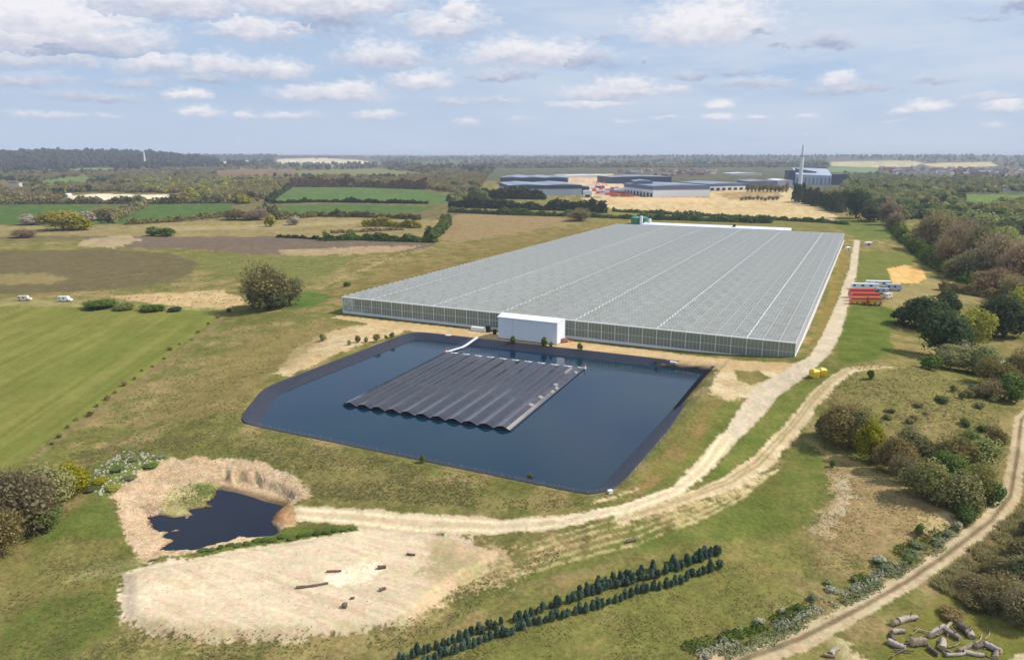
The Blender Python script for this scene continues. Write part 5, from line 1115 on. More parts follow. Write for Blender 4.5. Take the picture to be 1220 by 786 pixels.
# --- the ones that stand out
tree((320, 368), 68, 60, 'bare', 'big brown multi stemmed tree standing alone left of the greenhouse'); tree((345, 364), 40, 36, 'olive', 'lower olive tree leaning against the right side of the lone brown tree'); tree((309, 366), 34, 38, 'dark', 'dark ivy clad tree inside the left side of the lone brown group'); tree((327, 369), 30, 30, 'dark', 'small dark tree at the foot of the lone brown group')
tree((30, 634), 78, 76, 'bare', 'large brown bare bush at the left edge below the striped field', 'bush'); tree((62, 610), 56, 56, 'olive', 'olive brown bush in the middle of the left edge clump', 'bush'); tree((86, 590), 42, 38, 'yellow', 'yellow green bush at the right end of the left edge clump', 'bush'); tree((48, 632), 46, 34, 'green', 'low green bush in front of the brown left edge clump', 'bush')
tree((4, 662), 48, 50, 'bare', 'bare brown bush cut by the left picture edge', 'bush'); tree((8, 612), 60, 52, 'scrub', 'brown scrubby bush behind the left edge clump', 'bush'); tree((98, 584), 20, 20, 'dark', 'small dark evergreen at the right foot of the yellow green bush', 'bush')
R_ = [((1097, 391), 66, 40, 'dark', 'broad dark evergreen tree nearest the mown grass plot, right of the caravans'), ((1130, 374), 30, 30, 'dark', 'small round dark evergreen behind the broad one'), ((1122, 427), 64, 58, 'dark', 'tall dark evergreen below the broad one, casting its shadow on the slope'), ((1196, 402), 56, 52, 'dark', 'large dark evergreen near the right picture edge'), ((1170, 398), 36, 36, 'dark', 'dark evergreen joining the large one on its left side'),
 ((1157, 414), 46, 44, 'yellow', 'golden yellow gorse bush between the dark evergreens'), ((1213, 378), 28, 36, 'yellow', 'golden bush at the right edge beside the large evergreen'), ((1132, 440), 44, 28, 'olive', 'olive bush in front of the tall dark evergreen'), ((1165, 446), 46, 34, 'willow', 'light green bush beside the pale roofed shed'), ((1146, 436), 34, 30, 'pinkbare', 'pinkish bare bush at the foot of the golden gorse'), ((1188, 462), 50, 36, 'scrub', 'brown scrub bush below the pale roofed shed'), ((1213, 456), 44, 40, 'scrub', 'brown scrub bush at the right edge below the shed'), ((1205, 478), 34, 32, 'green', 'dark green bush beside the top of the farm track'), ((1108, 440), 26, 18, 'green', 'low green bush at the left foot of the tall dark evergreen'), ((1176, 474), 36, 22, 'bare', 'low bare bush on the slope above the thicket')]
for a in R_: tree(a[0], a[1], a[2], a[3], a[4], 'tree' if 'tree' in a[4] or a[3] == 'dark' else 'bush', z0=.03)
T_ = [((1003, 528), 62, 48, 'bare', 'bare grey brown bush at the upper left of the thicket'), ((984, 519), 32, 32, 'dark', 'dark bush where the thicket meets the sandy track'), ((1022, 532), 48, 50, 'olive', 'olive brown bush second from the left in the thicket'), ((1037, 548), 42, 50, 'yellow', 'bright yellow green bush in the thicket'), ((1064, 563), 50, 48, 'scrub', 'bare brownish bush with pale stems in the middle of the thicket'), ((1090, 548), 50, 40, 'olive', 'olive bush behind the pale stemmed one'), ((1080, 575), 44, 36, 'bare', 'low brown bush under the pale stemmed one'), ((1104, 592), 60, 50, 'olive', 'big rounded olive bush at the lower centre of the thicket'), ((1137, 605), 56, 44, 'olive', 'rounded olive bush at the lower right tip of the thicket'), ((1162, 592), 52, 44, 'olive', 'large rounded olive bush next to the farm track'), ((1142, 556), 54, 38, 'bare', 'grey bare bush at the back of the thicket'), ((1168, 558), 50, 36, 'olive', 'spreading olive bush at the back right of the thicket'), ((1182, 600), 26, 30, 'green', 'narrow green bush right by the bend of the farm track'), ((1130, 578), 44, 40, 'green', 'dark green bush filling the middle of the thicket'), ((1150, 618), 36, 24, 'green', 'low green bush at the bottom of the thicket'), ((1120, 552), 30, 28, 'olive', 'small olive bush at the top of the thicket'), ((1186, 536), 28, 26, 'scrub', 'brown bush above the bend of the farm track'), ((1157, 538), 38, 24, 'green', 'low bush on the slope above the thicket')]
for a in T_: tree(a[0], a[1], a[2], a[3], a[4], 'bush')
B_2 = [((1160, 706), 44, 20, 'scrub', 'low brown scrub bush right of the farm track, nearest to it'), ((1192, 722), 54, 36, 'scrub', 'large tangled brown scrub bush in the lower right'), ((1220, 744), 48, 44, 'bare', 'bare scrub bush at the lower right edge above the logs'), ((1196, 690), 46, 26, 'scrub', 'brown scrub bush in the bend right of the farm track'), ((1222, 702), 44, 44, 'olive', 'olive scrub bush at the right edge'), ((1216, 668), 34, 28, 'scrub', 'upper brown scrub bush at the right edge'), ((1224, 640), 22, 26, 'bare', 'thin bare bush at the right edge beside the track bend'), ((1168, 722), 44, 16, 'bare', 'low tangle of bare twigs at the foot of the lower right scrub')]
for a in B_2: tree(a[0], a[1], a[2], a[3], a[4], 'bush')
# tall brown trees beside the lane
TB = [((1118, 300), 56, 50), ((1142, 313), 54, 50), ((1132, 322), 40, 40), ((1166, 322), 56, 52), ((1190, 334), 58, 54), ((1212, 342), 50, 52), ((1150, 332), 46, 34), ((1108, 290), 36, 34), ((1182, 350), 50, 30), ((1214, 360), 46, 30)]
for i, (p, w, h) in enumerate(TB): tree(p, w, h, 'pinkbare' if i % 3 else 'bare', ['farthest', 'second farthest', 'small third', 'fourth', 'big fifth', 'sixth', 'low', 'small farthest left', 'low near', 'nearest'][i] + ' brown leafless tree in the row right of the lane', group='brown leafless trees right of the lane')
for p, w, h in (((1163, 278), 34, 26), ((1182, 280), 30, 24), ((1200, 282), 32, 26), ((1216, 284), 30, 26), ((1190, 302), 40, 30), ((1212, 312), 36, 30), ((1150, 274), 24, 20), ((1214, 262), 24, 16)): tree(p, w, h, 'willow', 'pale green willow behind the brown trees on the right', group='pale willows on the right')
for p, w, h in (((1020, 260), 30, 34), ((1008, 252), 22, 26), ((1036, 264), 34, 26), ((1046, 262), 26, 26), ((1028, 250), 24, 24)): tree(p, w, h, 'dark', 'dark evergreen tree in the clump beyond the far end of the gravel track', group='dark evergreens beyond the gravel track')
for p, w, h in (((1058, 268), 26, 28), ((1068, 275), 24, 22), ((1050, 258), 22, 24), ((1062, 262), 24, 24)): tree(p, w, h, 'pinkbare', 'brown leafless tree right of the dark clump at the lane', group='brown trees right of the dark clump')
rn = random.Random(5)
for i in range(15): x = 948 + i * 3.9; tree((x, 240 + i * .95 + rn.uniform(-1, 1)), rn.uniform(9, 13), rn.uniform(15, 21), 'dark', 'dark conifer in the tight block between the quarry and the lane', group='dark conifers beside the quarry', shape='cone', z0=.04)
for i in range(12): x = 955 + i * 4.2; tree((x, 236 + i * .7), rn.uniform(9, 12), rn.uniform(12, 17), rn.choice(['olive', 'bare', 'bare']), 'olive brown tree behind the dark conifers by the quarry', group='olive brown trees behind the dark conifers')
for i in range(11): x = 891 + i * 4.6; tree((x, 229 + rn.uniform(-1, 1)), rn.uniform(5, 7), rn.uniform(9, 13), 'scrub', 'thin leafless poplar in the row on the quarry edge', group='leafless poplars on the quarry edge')
for i in range(10): x = 884 + i * 4.6; tree((x, 239 + rn.uniform(-.6, .6)), rn.uniform(4, 6), rn.uniform(4, 6), 'bare', 'small bare bush on the quarry ledge', 'bush', group='bare bushes on the quarry ledge')
# left mid distance
for p, w, h, k, lab in (((76, 274), 52, 22, 'yellow', 'large bright yellow green bush at the near edge of the left crop field'), ((97, 274), 30, 17, 'yellow', 'smaller yellow green bush at the right end of the bright one'), ((104, 266), 24, 14, 'blossom', 'pale blossoming bush behind the right end of the yellow bush'), ((36, 268), 26, 12, 'blossom', 'pale blossoming bush left of the yellow bush'), ((50, 268), 16, 11, 'pinkbare', 'brown bush between the blossom and the yellow bush'),
   ((126, 262), 40, 15, 'bare', 'brown bush at the tip of the first crop field'), ((182, 281), 22, 11, 'green', 'green bush left of a pair on the dry grass'), ((200, 281), 26, 10, 'green', 'wider green bush right of a pair on the dry grass'), ((322, 270), 15, 16, 'yellow', 'small yellow green tree below the hedge corner'), ((350, 268), 18, 12, 'blossom', 'pale rounded bush right of the small yellow green tree'), ((690, 263), 40, 17, 'bare', 'grey brown bush clump above the far left corner of the greenhouse'),
   ((414, 341), 14, 6, 'green', 'low green bush on the bank left of the greenhouse'), ((305, 262), 36, 14, 'pinkbare', 'pinkish bush in the corner between the crop fields'), ((280, 262), 34, 14, 'bare', 'brown bush below the corner of the second crop field'), ((30, 283), 30, 10, 'pinkbare', 'grey pink bush on the left below the crop field'), ((120, 367), 42, 10, 'green', 'long low green bush above the top edge of the striped field'), ((148, 369), 30, 8, 'olive', 'flat olive bush above the top edge of the striped field'), ((182, 370), 34, 8, 'green', 'low bush at the left end of the tan earth strip'), ((208, 371), 20, 6, 'dark', 'small dark bush under the tan earth strip')):
    tree(p, w, h, k, lab, 'bush')
for p, s in (((436, 408), 7), ((449, 407), 10), ((460, 403), 5), ((467, 402), 8), ((385, 406), 9), ((426, 408), 9), ((416, 411), 6)): tree(p, s, s * 1.1, 'olive', 'small round shrub on the bare chalk bank left of the reservoir', 'shrub', 'bush', 'small shrubs on the chalk bank')
for p, s, lab in (((611, 409), 8, 'narrow shrub on the liner edge at the left of the white building'), ((648, 412), 9, 'dark shrub in front of the middle of the white building'), ((656, 413), 6, 'little shrub just right of the dark one by the white building'), ((691, 417), 8, 'lone shrub on the bank right of the white building'), ((504, 551), 9, 'small shrub standing at the near fence of the reservoir'), ((631, 573), 9, 'thin bare sapling at the near fence of the reservoir'), ((782, 433), 5, 'tiny dark shrub by the right float block'), ((1094, 636), 11, 'small dark bush at the lower corner of the dry knoll'), ((1037, 452), 10, 'small dark shrub near the top of the grassy hill'), ((992, 556), 8, 'dark scrubby bush at the upper tip of the dry knoll')): tree(p, s, s * 1.25, 'green' if 'bare' not in lab else 'bare', lab, 'shrub', 'bush')
rn = random.Random(41)
for i in range(15): p = (rn.uniform(1120, 1190), rn.uniform(462, 520)); tree(p, rn.uniform(8, 16), rn.uniform(5, 9), rn.choice(['green', 'olive', 'olive']), 'low dark shrub dotted over the grassy hill slope', 'shrub', 'bush', 'low shrubs on the grassy hill slope')
for i in range(16): p = (rn.uniform(1040, 1120), rn.uniform(478, 530)); tree(p, rn.uniform(5, 12), rn.uniform(3, 6), rn.choice(['dry', 'olive']), 'dry grassy tussock on the hill above the thicket', 'tussock', 'grass', 'tussocks above the thicket')
for i in range(18):
    t = (i + rn.random()) / 18; p = (832 + 315 * t + rn.uniform(-14, 14), 790 - 150 * t ** .9 + rn.uniform(-16, 5) - 4); k = rn.choice(['silver', 'weed', 'weed', 'green', 'silver']); tree(p, rn.uniform(9, 17), rn.uniform(5, 9), k, {'silver': 'silvery dead weed clump in the strip above the farm track', 'weed': 'grey green weed clump in the strip above the farm track', 'green': 'dark green weed clump in the strip above the farm track'}[k], 'weed_clump', 'weeds', {'silver': 'silvery weed clumps by the farm track', 'weed': 'grey green weed clumps by the farm track', 'green': 'dark green weed clumps by the farm track'}[k])
for p, w in (((120, 574), 26), ((140, 560), 24), ((160, 548), 22), ((180, 556), 24), ((135, 582), 26), ((190, 545), 18), ((108, 584), 24), ((155, 570), 22)): tree(p, w * .8, w * .2, 'yellow' if w == 26 else 'green' if w > 22 else 'weed', 'leafy weed clump on the rubble mound by the pond', 'weed_clump', 'weeds', 'weed clumps on the mound by the pond')
for i in range(18): t = i / 17; p = (242 + 178 * t, 656 - 27 * t + rn.uniform(-2, 2)); tree(p, rn.uniform(8, 13), rn.uniform(2.2, 4.5), 'green', 'green weed tuft on the lip between the black pond and the bare yard', 'weed_clump', 'weeds', 'weed tufts on the lip of the yard')
for i in range(20): t = i / 19; p = (272 - 212 * t + rn.uniform(-3, 3), 373 + 155 * t ** 1.05 + rn.uniform(-2, 2)); s = rn.uniform(3.5, 8); tree(p, s, s * .8, rn.choice(['bare', 'dry', 'green']), 'little scrubby plant along the right edge of the striped field', 'shrub', 'bush', 'scrub plants along the striped field edge')
# young conifers in two rows
for row in (0, 1):
    a = np.array([(476, 786), (502, 779), (522, 772), (550, 762), (591, 747), (636, 731), (681, 716), (708, 707), (736, 698), (784, 686), (819, 674), (856, 660)], float) if row == 0 else np.array([(505, 792), (533, 781), (559, 770), (586, 762), (605, 756), (626, 746), (655, 738), (702, 727), (739, 715), (767, 705), (801, 698), (825, 687), (858, 675)], float)
    seg = np.hypot(*(a[1:] - a[:-1]).T); cum = np.concatenate([[0], np.cumsum(seg)]); n = 54
    for i in range(n):
        t = (i + rn.uniform(-.25, .25)) / (n - 1) * cum[-1]; x = np.interp(t, cum, a[:, 0]); y = np.interp(t, cum, a[:, 1]) + rn.uniform(-1.9, 1.9); s = rn.uniform(.75, 1.12)
        if rn.random() < .04: continue
        tree((x, y), 10 * s, 13.5 * s * rn.uniform(.85, 1.15), 'sapling', 'young dark conifer in the back row of the planting' if row == 0 else 'young dark conifer in the front row of the planting', 'sapling', 'sapling', 'young conifers in the back row' if row == 0 else 'young conifers in the front row', z0=.03, shape='cone' if rn.random() < .55 else 'round')
for i in range(26): t = rn.random(); p = (690 + 165 * t, 706 - 48 * t + rn.uniform(-3, 5)); tree(p, 9.5, rn.uniform(10, 14), 'sapling', 'young dark conifer crowded into the thick right half of the planting', 'sapling', 'sapling', 'young conifers in the thick half', z0=.03, shape='cone')

# --- hedges: leaf masses along a line
def hedge(pxs, wpx, hpx, kind, label, n=None, leaf=None, seed=0, name='hedge', cat='hedge', lump=.95, gap=None):
    X, Y, Z = march([p[0] for p in pxs], [p[1] for p in pxs]); rg = np.random.default_rng(seed + 1); pts = np.stack([X, Y, Z], 1)
    dm = float(np.mean(np.hypot(X, Y))); w = wpx * dm / F; h = hpx * dm / F; seg = np.hypot(*(pts[1:, :2] - pts[:-1, :2]).T); cum = np.concatenate([[0], np.cumsum(seg)]); Ln = cum[-1]
    leaf = leaf or max(.16, 1.0 * dm / F); n = n or int(min(9000, max(300, 3.2 * Ln * (w + 2 * h) / (leaf * 2) ** 2))); t = rg.random(n) * Ln
    if gap: t = t[fbm(t / 3.0, t * 0 + seed, 3, 4) > gap]; n = len(t)
    cx, cy = np.interp(t, cum, pts[:, 0]), np.interp(t, cum, pts[:, 1]); idx = np.clip(np.searchsorted(cum, t) - 1, 0, len(seg) - 1); ex = (pts[1:, 0] - pts[:-1, 0])[idx] / seg[idx]; ey = (pts[1:, 1] - pts[:-1, 1])[idx] / seg[idx]
    hh = h * (1 - lump * .5 + lump * (fbm(t / (h * 1.6 + .5), t * 0 + seed, 5, 3) - .2) * 1.6); a = rg.uniform(0, math.pi, n); rr = rg.random(n) ** .4
    l = np.cos(a) * rr * w / 2 * (.7 + .6 * fbm(t / (w + .5), t * 0 + 9, seed, 2)); zz = np.sin(a) * rr * hh
    x, y = cx - ey * l, cy + ex * l; z = hbase(x, y) + zz
    c = np.stack([x, y, z], 1); nr = np.stack([-ey * np.cos(a), ex * np.cos(a), np.sin(a)], 1) + rg.normal(0, .6, (n, 3)); nr /= np.linalg.norm(nr, axis=1)[:, None]
    u = np.cross(nr, rg.normal(0, 1, (n, 3))); u /= np.linalg.norm(u, axis=1)[:, None]; v = np.cross(nr, u); s = leaf * rg.uniform(.6, 1.3, n)[:, None]; o = np.array([X[0], Y[0], Z[0]]); c -= o
    V = np.stack([c - u * s - v * s, c + u * s - v * s, c + u * s + v * s, c - u * s + v * s], 1).reshape(-1, 3); var = np.clip(.5 * rg.random(n) + .5 * fbm(t / (h * 1.2 + .3), t * 0, seed + 3, 2), 0, 1)
    r = empty(name, tuple(o), label, cat); link('foliage', mesh_np('foliage', V, np.arange(n * 4).reshape(-1, 4), LM[kind], False, None, var), r); return r
HG = [([(385, 287), (430, 286), (480, 288), (520, 289)], 9, 9, 'green', 'long dark green hedge along the far edge of the tilled strip'), ([(432, 270), (465, 270), (500, 272)], 9, 9, 'yellow', 'yellow green hedge above the long dark one'), ([(510, 287), (522, 280), (534, 268)], 10, 12, 'green', 'green hedge climbing at the right end of the long dark hedge'), ([(330, 283), (385, 286)], 4, 3, 'dark', 'thin dark hedge left of the long green one'),
 ([(318, 243), (380, 241), (440, 242), (510, 243)], 4, 4, 'dark', 'dark hedge dividing the two middle crop fields'), ([(318, 244), (330, 234), (346, 224)], 4, 6, 'dark', 'curving dark hedge on the left side of the middle crop fields'), ([(346, 223), (430, 223), (510, 226)], 5, 11, 'pinkbare', 'row of pinkish bare trees behind the middle crop fields'), ([(130, 266), (150, 256), (172, 246)], 9, 8, 'bare', 'brown hedge slanting between the two left crop fields'), ([(0, 244), (60, 243), (120, 243), (200, 243), (278, 242)], 6, 7, 'bare', 'brown hedge behind the left crop fields'),
 ([(150, 268), (215, 264), (270, 258)], 5, 5, 'bare', 'low bare hedge in front of the second crop field'), ([(330, 262), (380, 258), (440, 259), (500, 262)], 7, 7, 'bare', 'ragged brown hedge in front of the middle crop fields'), ([(535, 247), (570, 248), (630, 250), (700, 252), (722, 254)], 8, 11, 'dark', 'thick dark conifer belt left of the sand quarry'), ([(535, 253), (600, 256), (700, 259), (760, 261), (850, 264), (920, 266)], 7, 6, 'green', 'green hedge running behind the far end of the greenhouse'), ([(560, 234), (600, 237), (650, 238)], 8, 14, 'dark', 'dark conifer belt in front of the navy warehouse'), ([(535, 240), (560, 238), (580, 240)], 9, 12, 'olive', 'olive hedge at the left end of the conifer belts'), ([(730, 252), (800, 256), (880, 260), (990, 266), (1010, 268)], 5, 4, 'green', 'thin hedge along the near edge of the sand quarry'),
 ([(1062, 268), (1075, 284), (1092, 300), (1112, 316), (1140, 330), (1175, 345), (1222, 362)], 16, 12, 'green', 'long green hedge on the near side of the lane'), ([(1085, 284), (1105, 300), (1130, 316), (1160, 328)], 10, 9, 'bare', 'brown hedge top along the lane under the leafless trees'), ([(1072, 276), (1084, 290)], 12, 9, 'yellow', 'yellow green hedge end where the lane leaves the dark clump'), ([(300, 262), (318, 252), (340, 260)], 10, 9, 'olive', 'olive thicket at the corner between the crop fields'), ([(395, 278), (440, 276), (480, 274)], 5, 3, 'dry', 'faint dry hedge on the waste ground'), ([(1150, 285), (1190, 290), (1222, 296)], 12, 12, 'willow', 'pale green thicket under the willows on the right'), ([(1120, 345), (1170, 352), (1222, 365)], 14, 10, 'scrub', 'brown brushwood below the lane hedge')]
for off, k, lab, sd in ((0, 'weed', 'grey green weeds filling the strip above the farm track', 301), (-9, 'silver', 'silvery dead stems along the upper side of the farm track strip', 302), (-18, 'green', 'dark green growth at the uphill side of the farm track strip', 303)):
    hedge([(832 + off, 792 + off), (900, 768 + off), (960, 740 + off), (1030, 706 + off), (1090, 666 + off), (1135, 640 + off * .6)], 20, 4.5, k, lab, n=4200, leaf=.11, seed=sd, gap=.46, name='weed_strip', cat='weeds')
for i, (p, w, h, k, lab) in enumerate(HG): hedge(p, w, h, k, lab, seed=i * 3)

# --- woods: trees that cannot be counted, as point instances
SRC = bpy.data.collections.new('wood_sources')
def src_collection(kinds, lod, seed):
    c = bpy.data.collections.new('wood_%s_%d' % ('_'.join(sorted(set(kinds))), seed))
    for i, k in enumerate(kinds):
        o = bpy.data.objects.new('%02d_crown' % i, crown(k, lod, i % 3, 'round', .02)); c.objects.link(o)
    return c
def gn_wood(name, pts, scl, idx, col, label, jit=True):
    n = len(pts); me = bpy.data.meshes.new(name); me.vertices.add(n); me.vertices.foreach_set('co', np.asarray(pts, dtype=np.float32).ravel())
    a = me.attributes.new('scl', 'FLOAT_VECTOR', 'POINT'); a.data.foreach_set('vector', np.asarray(scl, dtype=np.float32).ravel())
    a = me.attributes.new('idx', 'INT', 'POINT'); a.data.foreach_set('value', np.asarray(idx, dtype=np.int32))
    a = me.attributes.new('rot', 'FLOAT_VECTOR', 'POINT'); rg = np.random.default_rng(n); rv = np.zeros((n, 3), np.float32); rv[:, 2] = rg.uniform(0, 6.28, n); a.data.foreach_set('vector', rv.ravel())
    o = bpy.data.objects.new(name, me); COL.objects.link(o); tag(o, label, None, None, 'stuff')
    g = bpy.data.node_groups.new(name, 'GeometryNodeTree'); g.interface.new_socket('Geometry', in_out='INPUT', socket_type='NodeSocketGeometry'); g.interface.new_socket('Geometry', in_out='OUTPUT', socket_type='NodeSocketGeometry')
    N = g.nodes; gi = N.new('NodeGroupInput'); go = N.new('NodeGroupOutput'); ci = N.new('GeometryNodeCollectionInfo'); ci.inputs['Collection'].default_value = col; ci.inputs['Separate Children'].default_value = True; ci.inputs['Reset Children'].default_value = True
    ip = N.new('GeometryNodeInstanceOnPoints'); ip.inputs['Pick Instance'].default_value = True
    def att(nm, tp): q = N.new('GeometryNodeInputNamedAttribute'); q.data_type = tp; q.inputs['Name'].default_value = nm; return q.outputs['Attribute']
    g.links.new(gi.outputs[0], ip.inputs['Points']); g.links.new(ci.outputs[0], ip.inputs['Instance']); g.links.new(att('idx', 'INT'), ip.inputs['Instance Index']); g.links.new(att('scl', 'FLOAT_VECTOR'), ip.inputs['Scale'])
    er = N.new('FunctionNodeEulerToRotation'); g.links.new(att('rot', 'FLOAT_VECTOR'), er.inputs[0]); g.links.new(er.outputs[0], ip.inputs['Rotation']); g.links.new(ip.outputs[0], go.inputs[0])
    md = o.modifiers.new('scatter', 'NODES'); md.node_group = g
    return o
def inpoly(poly):
    i = np.where((GPX > min(p[0] for p in poly)) & (GPX < max(p[0] for p in poly)) & (GPY > min(p[1] for p in poly)) & (GPY < max(p[1] for p in poly)) & (GR > 300))[0]
    return i[sd_poly(GPX[i], GPY[i], poly) > 0]
# open ground that the woods leave free
HOLES = [[(38, 218), (72, 212), (114, 210), (104, 220), (88, 223), (45, 222)], [(78, 201), (138, 199), (133, 204), (85, 205)], [(256, 203), (352, 201), (362, 209), (300, 213), (260, 213)], [(352, 203), (450, 200), (505, 206), (480, 211), (350, 211)], [(76, 230), (118, 229), (165, 230), (216, 230), (220, 240), (150, 244), (76, 244)],
 [(-300, 242), (280, 241), (285, 252), (215, 264), (-300, 285)], [(344, 222), (500, 224), (535, 230), (600, 238), (600, 250), (500, 254), (400, 262), (300, 258), (318, 244)], [(150, 262), (330, 256), (560, 258), (560, 300), (-300, 300)], [(325, 188), (450, 189), (458, 197), (325, 197)], [(260, 190), (316, 190), (312, 197), (260, 197)], [(985, 190), (1105, 190), (1110, 200), (1050, 209), (985, 208)], [(1090, 193), (1195, 192), (1195, 201), (1100, 203)], [(1040, 200), (1225, 199), (1225, 212), (1060, 211)],
 [(590, 200), (960, 199), (1006, 202), (1006, 222), (960, 245), (1000, 262), (990, 285), (700, 285), (700, 262), (560, 262), (560, 240)], [(1135, 230), (1300, 229), (1300, 244), (1150, 244)], [(1090, 244), (1130, 244), (1130, 252), (1090, 252)], [(1148, 240), (1184, 240), (1184, 252), (1148, 252)], [(0, 216), (28, 216), (28, 226), (0, 226)]]
def wood(name, poly, kinds, n, size, label, seed, lod=3, clump=.42, cs=60):
    i = inpoly(poly)
    for h in HOLES: i = i[sd_poly(GPX[i], GPY[i], h) < 0]
    rg = np.random.default_rng(seed); j = rg.choice(i, size=n); az = np.arctan2(GX[j], GY[j]) + rg.uniform(-.0009, .0009, n); rr = GR[j] * (1 + rg.uniform(-.5, .5, n) * np.maximum(.0015, GR[j] * 1.4e-3 / CAMH)); x, y = np.sin(az) * rr, np.cos(az) * rr
    m = fbm(x / cs, y / (cs * 1.5), seed, 3) > clump; x, y, rr = x[m], y[m], rr[m]; z = hbase(x, y); k = len(x); patch = fbm(x / (cs * 2), y / (cs * 2), seed + 9, 2); idx = np.clip(((patch - .3) / .4 * len(kinds) + rg.normal(0, .9, k)), 0, len(kinds) - 1).astype(int)
    w = size * rg.uniform(.7, 1.35, k); hh = w * rg.uniform(.7, 1.1, k); gn_wood(name, np.stack([x, y, z - .4], 1), np.stack([w, w, hh], 1), idx, src_collection(kinds, lod, seed), label)
    return k
tot = 0
tot += wood('left_valley_wood', [(-300, 205), (0, 203), (60, 204), (130, 203), (330, 198), (560, 202), (600, 212), (600, 238), (500, 225), (340, 222), (310, 240), (280, 242), (215, 243), (-300, 246)], ['bare', 'pinkbare', 'bare', 'olive', 'pinkbare', 'bare', 'olive', 'dark'], 9000, 13, 'mixed brown and olive woodland filling the left valley', 11)
tot += wood('valley_spring_trees', [(150, 218), (200, 217), (335, 212), (330, 235), (300, 243), (240, 243), (200, 232), (150, 226)], ['yellow', 'willow', 'olive', 'yellow'], 1000, 14, 'yellow green spring trees on the left valley slope', 12, 3, .45)
tot += wood('hill_wood', [(-300, 180), (330, 184), (330, 198), (60, 204), (-300, 207)], ['hazy', 'hazy', 'hazy'], 10000, 32, 'dark wood covering the hill on the left horizon', 13, 3, .02)
tot += wood('horizon_woods', [(300, 184), (1500, 183), (1500, 200), (1225, 203), (1000, 207), (560, 208), (300, 199)], ['hazy', 'dark', 'hazy', 'bare', 'olive'], 14000, 24, 'belts of far dark woodland below the horizon', 14, 3, .40, 220)
tot += wood('warehouse_backdrop_wood', [(555, 198), (1010, 198), (1010, 222), (960, 222), (960, 205), (680, 205), (600, 204)], ['olive', 'bare', 'olive', 'dark', 'hazy'], 3500, 15, 'olive woodland behind the warehouses', 15, 3, .3)
tot += wood('right_valley_wood', [(1003, 207), (1060, 208), (1500, 208), (1500, 262), (1222, 275), (1150, 268), (1110, 262), (1075, 262), (1060, 250), (1003, 240)], ['olive', 'green', 'olive', 'bare', 'willow', 'olive', 'dark', 'green'], 5200, 12, 'dense green and brown woodland of the right hand valley', 16, 3, .33, 40)
tot += wood('right_scrub_wood', [(1130, 255), (1500, 250), (1500, 340), (1225, 345), (1225, 300), (1160, 280), (1125, 268)], ['willow', 'green', 'olive', 'pinkbare'], 800, 9, 'leafy woodland beyond the lane on the right', 17, 2, .38, 30)
for hs in ([(-300, 262), (1500, 262), (1500, 300), (-300, 300)],): pass
# rough grass tussocks and weeds on the near ground
def tuft_mesh(seed, kind):
    rg = np.random.default_rng(seed); n = 26; c = np.stack([rg.normal(0, .22, n), rg.normal(0, .22, n), np.zeros(n)], 1); d = np.stack([rg.normal(0, .35, n), rg.normal(0, .35, n), np.ones(n)], 1); ln = rg.uniform(.5, 1.1, n)[:, None]
    a = rg.uniform(0, 6.28, n); u = np.stack([np.cos(a), np.sin(a), 0 * a], 1) * .07; V = np.stack([c - u, c + u, c + d * ln + u * .3, c + d * ln - u * .3], 1).reshape(-1, 3)
    return mesh_np('tuft', V, np.arange(n * 4).reshape(-1, 4), LM[kind], False, None, rg.random(n))
tc = bpy.data.collections.new('tuft_sources')
for i, k in enumerate(['tuft_dry', 'tuft_green', 'tuft_green', 'tuft_dry', 'tuft_dry']): tc.objects.link(bpy.data.objects.new('%02d_tuft' % i, tuft_mesh(i, k)))
def tufts(name, poly, n, s0, s1, label, seed, holes=(), lo=.5, kinds=(0, 1, 2, 3, 4)):
    i = np.where((GPX > min(p[0] for p in poly)) & (GPX < max(p[0] for p in poly)) & (GPY > min(p[1] for p in poly)) & (GPY < max(p[1] for p in poly)))[0]; i = i[sd_poly(GPX[i], GPY[i], poly) > 0]
    for h in holes: i = i[sd_poly(GPX[i], GPY[i], h) < 0]
    rg = np.random.default_rng(seed); j = rg.choice(i, size=n); x = GX[j] + rg.uniform(-.3, .3, n); y = GY[j] + rg.uniform(-.6, .6, n); m = (fbm(x / 6, y / 6, seed, 4) - lo + .16) / .42 > rg.random(n); x, y = x[m], y[m]; k = len(x); s = rg.uniform(s0, s1, k) * .5; gn_wood(name, np.stack([x, y, hbase(x, y) - .02], 1), np.stack([s * 1.3, s * 1.3, s], 1), rg.choice(kinds, k), tc, label)
rimpx = [(283, 500), (316, 460), (493, 393), (862, 434), (740, 580), (700, 595), (286, 512)]
ringpx = [(130, 590), (158, 562), (205, 542), (292, 542), (350, 558), (375, 592), (700, 612), (800, 590), (700, 650), (600, 665), (540, 700), (480, 748), (330, 764), (140, 764), (142, 680)]
tufts('rough_grass_by_reservoir', [(80, 540), (300, 505), (420, 520), (700, 598), (640, 612), (380, 604), (345, 556), (205, 540), (100, 580)], 15000, .25, .6, 'rough dry grass between the pond and the reservoir', 21, [rimpx, ringpx], .47)
tufts('rough_grass_left_bank', [(80, 530), (270, 375), (400, 375), (320, 440), (285, 500), (290, 510), (100, 560)], 7000, .3, .7, 'rough brown grass on the bank left of the reservoir', 22, [rimpx], .5)
tufts('rough_grass_below_planting', [(480, 786), (860, 672), (1000, 650), (1060, 680), (1000, 730), (860, 790), (700, 900), (480, 900)], 13000, .18, .42, 'tufty meadow grass below the planted conifers', 23, [], .5, (1, 2, 3, 4))
tufts('weeds_round_yard', [(120, 760), (160, 748), (330, 756), (480, 742), (600, 668), (700, 640), (620, 700), (500, 760), (440, 790), (100, 800)], 6000, .2, .5, 'sparse weeds along the lower edge of the bare yard', 24, [], .52)
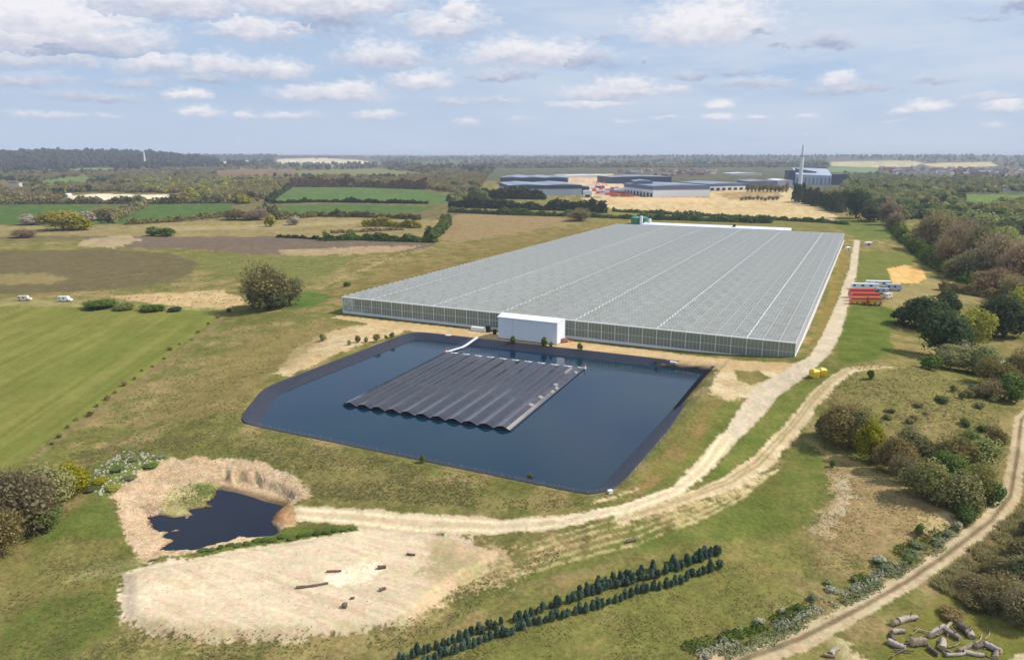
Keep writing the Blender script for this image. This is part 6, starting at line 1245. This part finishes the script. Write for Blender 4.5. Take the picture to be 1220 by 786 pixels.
tufts('knoll_grass', [(985, 546), (1060, 570), (1140, 608), (1138, 640), (1040, 672), (970, 640)], 3500, .2, .5, 'dry grass on the brown knoll', 25, [], .48, (0, 4, 1))
tufts('hill_grass', [(1030, 430), (1110, 440), (1190, 470), (1190, 520), (990, 500), (985, 470)], 5000, .35, .8, 'rough pale grass over the right hand hill', 26, [], .45, (0, 1, 3, 4))
tufts('lower_left_grass', [(-20, 786), (0, 680), (80, 640), (140, 640), (140, 760), (100, 800)], 5000, .2, .5, 'rough grass in the lower left corner', 27, [], .5)
tufts('bramble_brush', [(1112, 700), (1140, 672), (1190, 628), (1225, 600), (1260, 640), (1260, 740), (1215, 745), (1165, 722)], 5000, .9, 1.9, 'low tangled brown brush right of the farm track', 30, [], .42, (0, 4, 0, 1))
for i in range(14): p = (1130 + 90 * rn.random(), 0); p = (p[0], 712 - (p[0] - 1130) * .62 + rn.uniform(0, 34)); tree(p, rn.uniform(20, 34), rn.uniform(8, 14), rn.choice(['scrub', 'scrub', 'dry', 'olive']), 'low straggling brown bush in the brush right of the farm track', 'bush', group='low bushes in the brush right of the farm track')
tufts('waste_ground_grass', [(60, 352), (240, 300), (540, 300), (400, 345), (270, 372), (60, 362)], 5000, .5, 1.0, 'rough grass on the waste ground left of the greenhouse', 28, [], .52)
tufts('pond_weeds', [(195, 588), (225, 577), (258, 585), (255, 605), (230, 610), (195, 600)], 700, .25, .5, 'sparse weeds on the wet clay by the black pond', 29, [], .45, (1, 2))
print('wood instances', tot)
# ---------------------------------------------------------------- haze
def haze():
    m, b = newmat('haze_air'); v = b.n('ShaderNodeVolumePrincipled', {'Color': (0.80, 0.87, 1.0, 1), 'Density': HAZE, 'Anisotropy': 0.0}); o = b.n('ShaderNodeOutputMaterial'); m.node_tree.links.new(v.outputs[0], o.inputs['Volume'])
    h = MB(); h.box(-41000, 41000, -41000, 41000, -12, 120); o = h.build('haze', m); tag(o, 'thin blue haze over the land', None, None, 'stuff'); 
HAZE = 8e-5
haze()
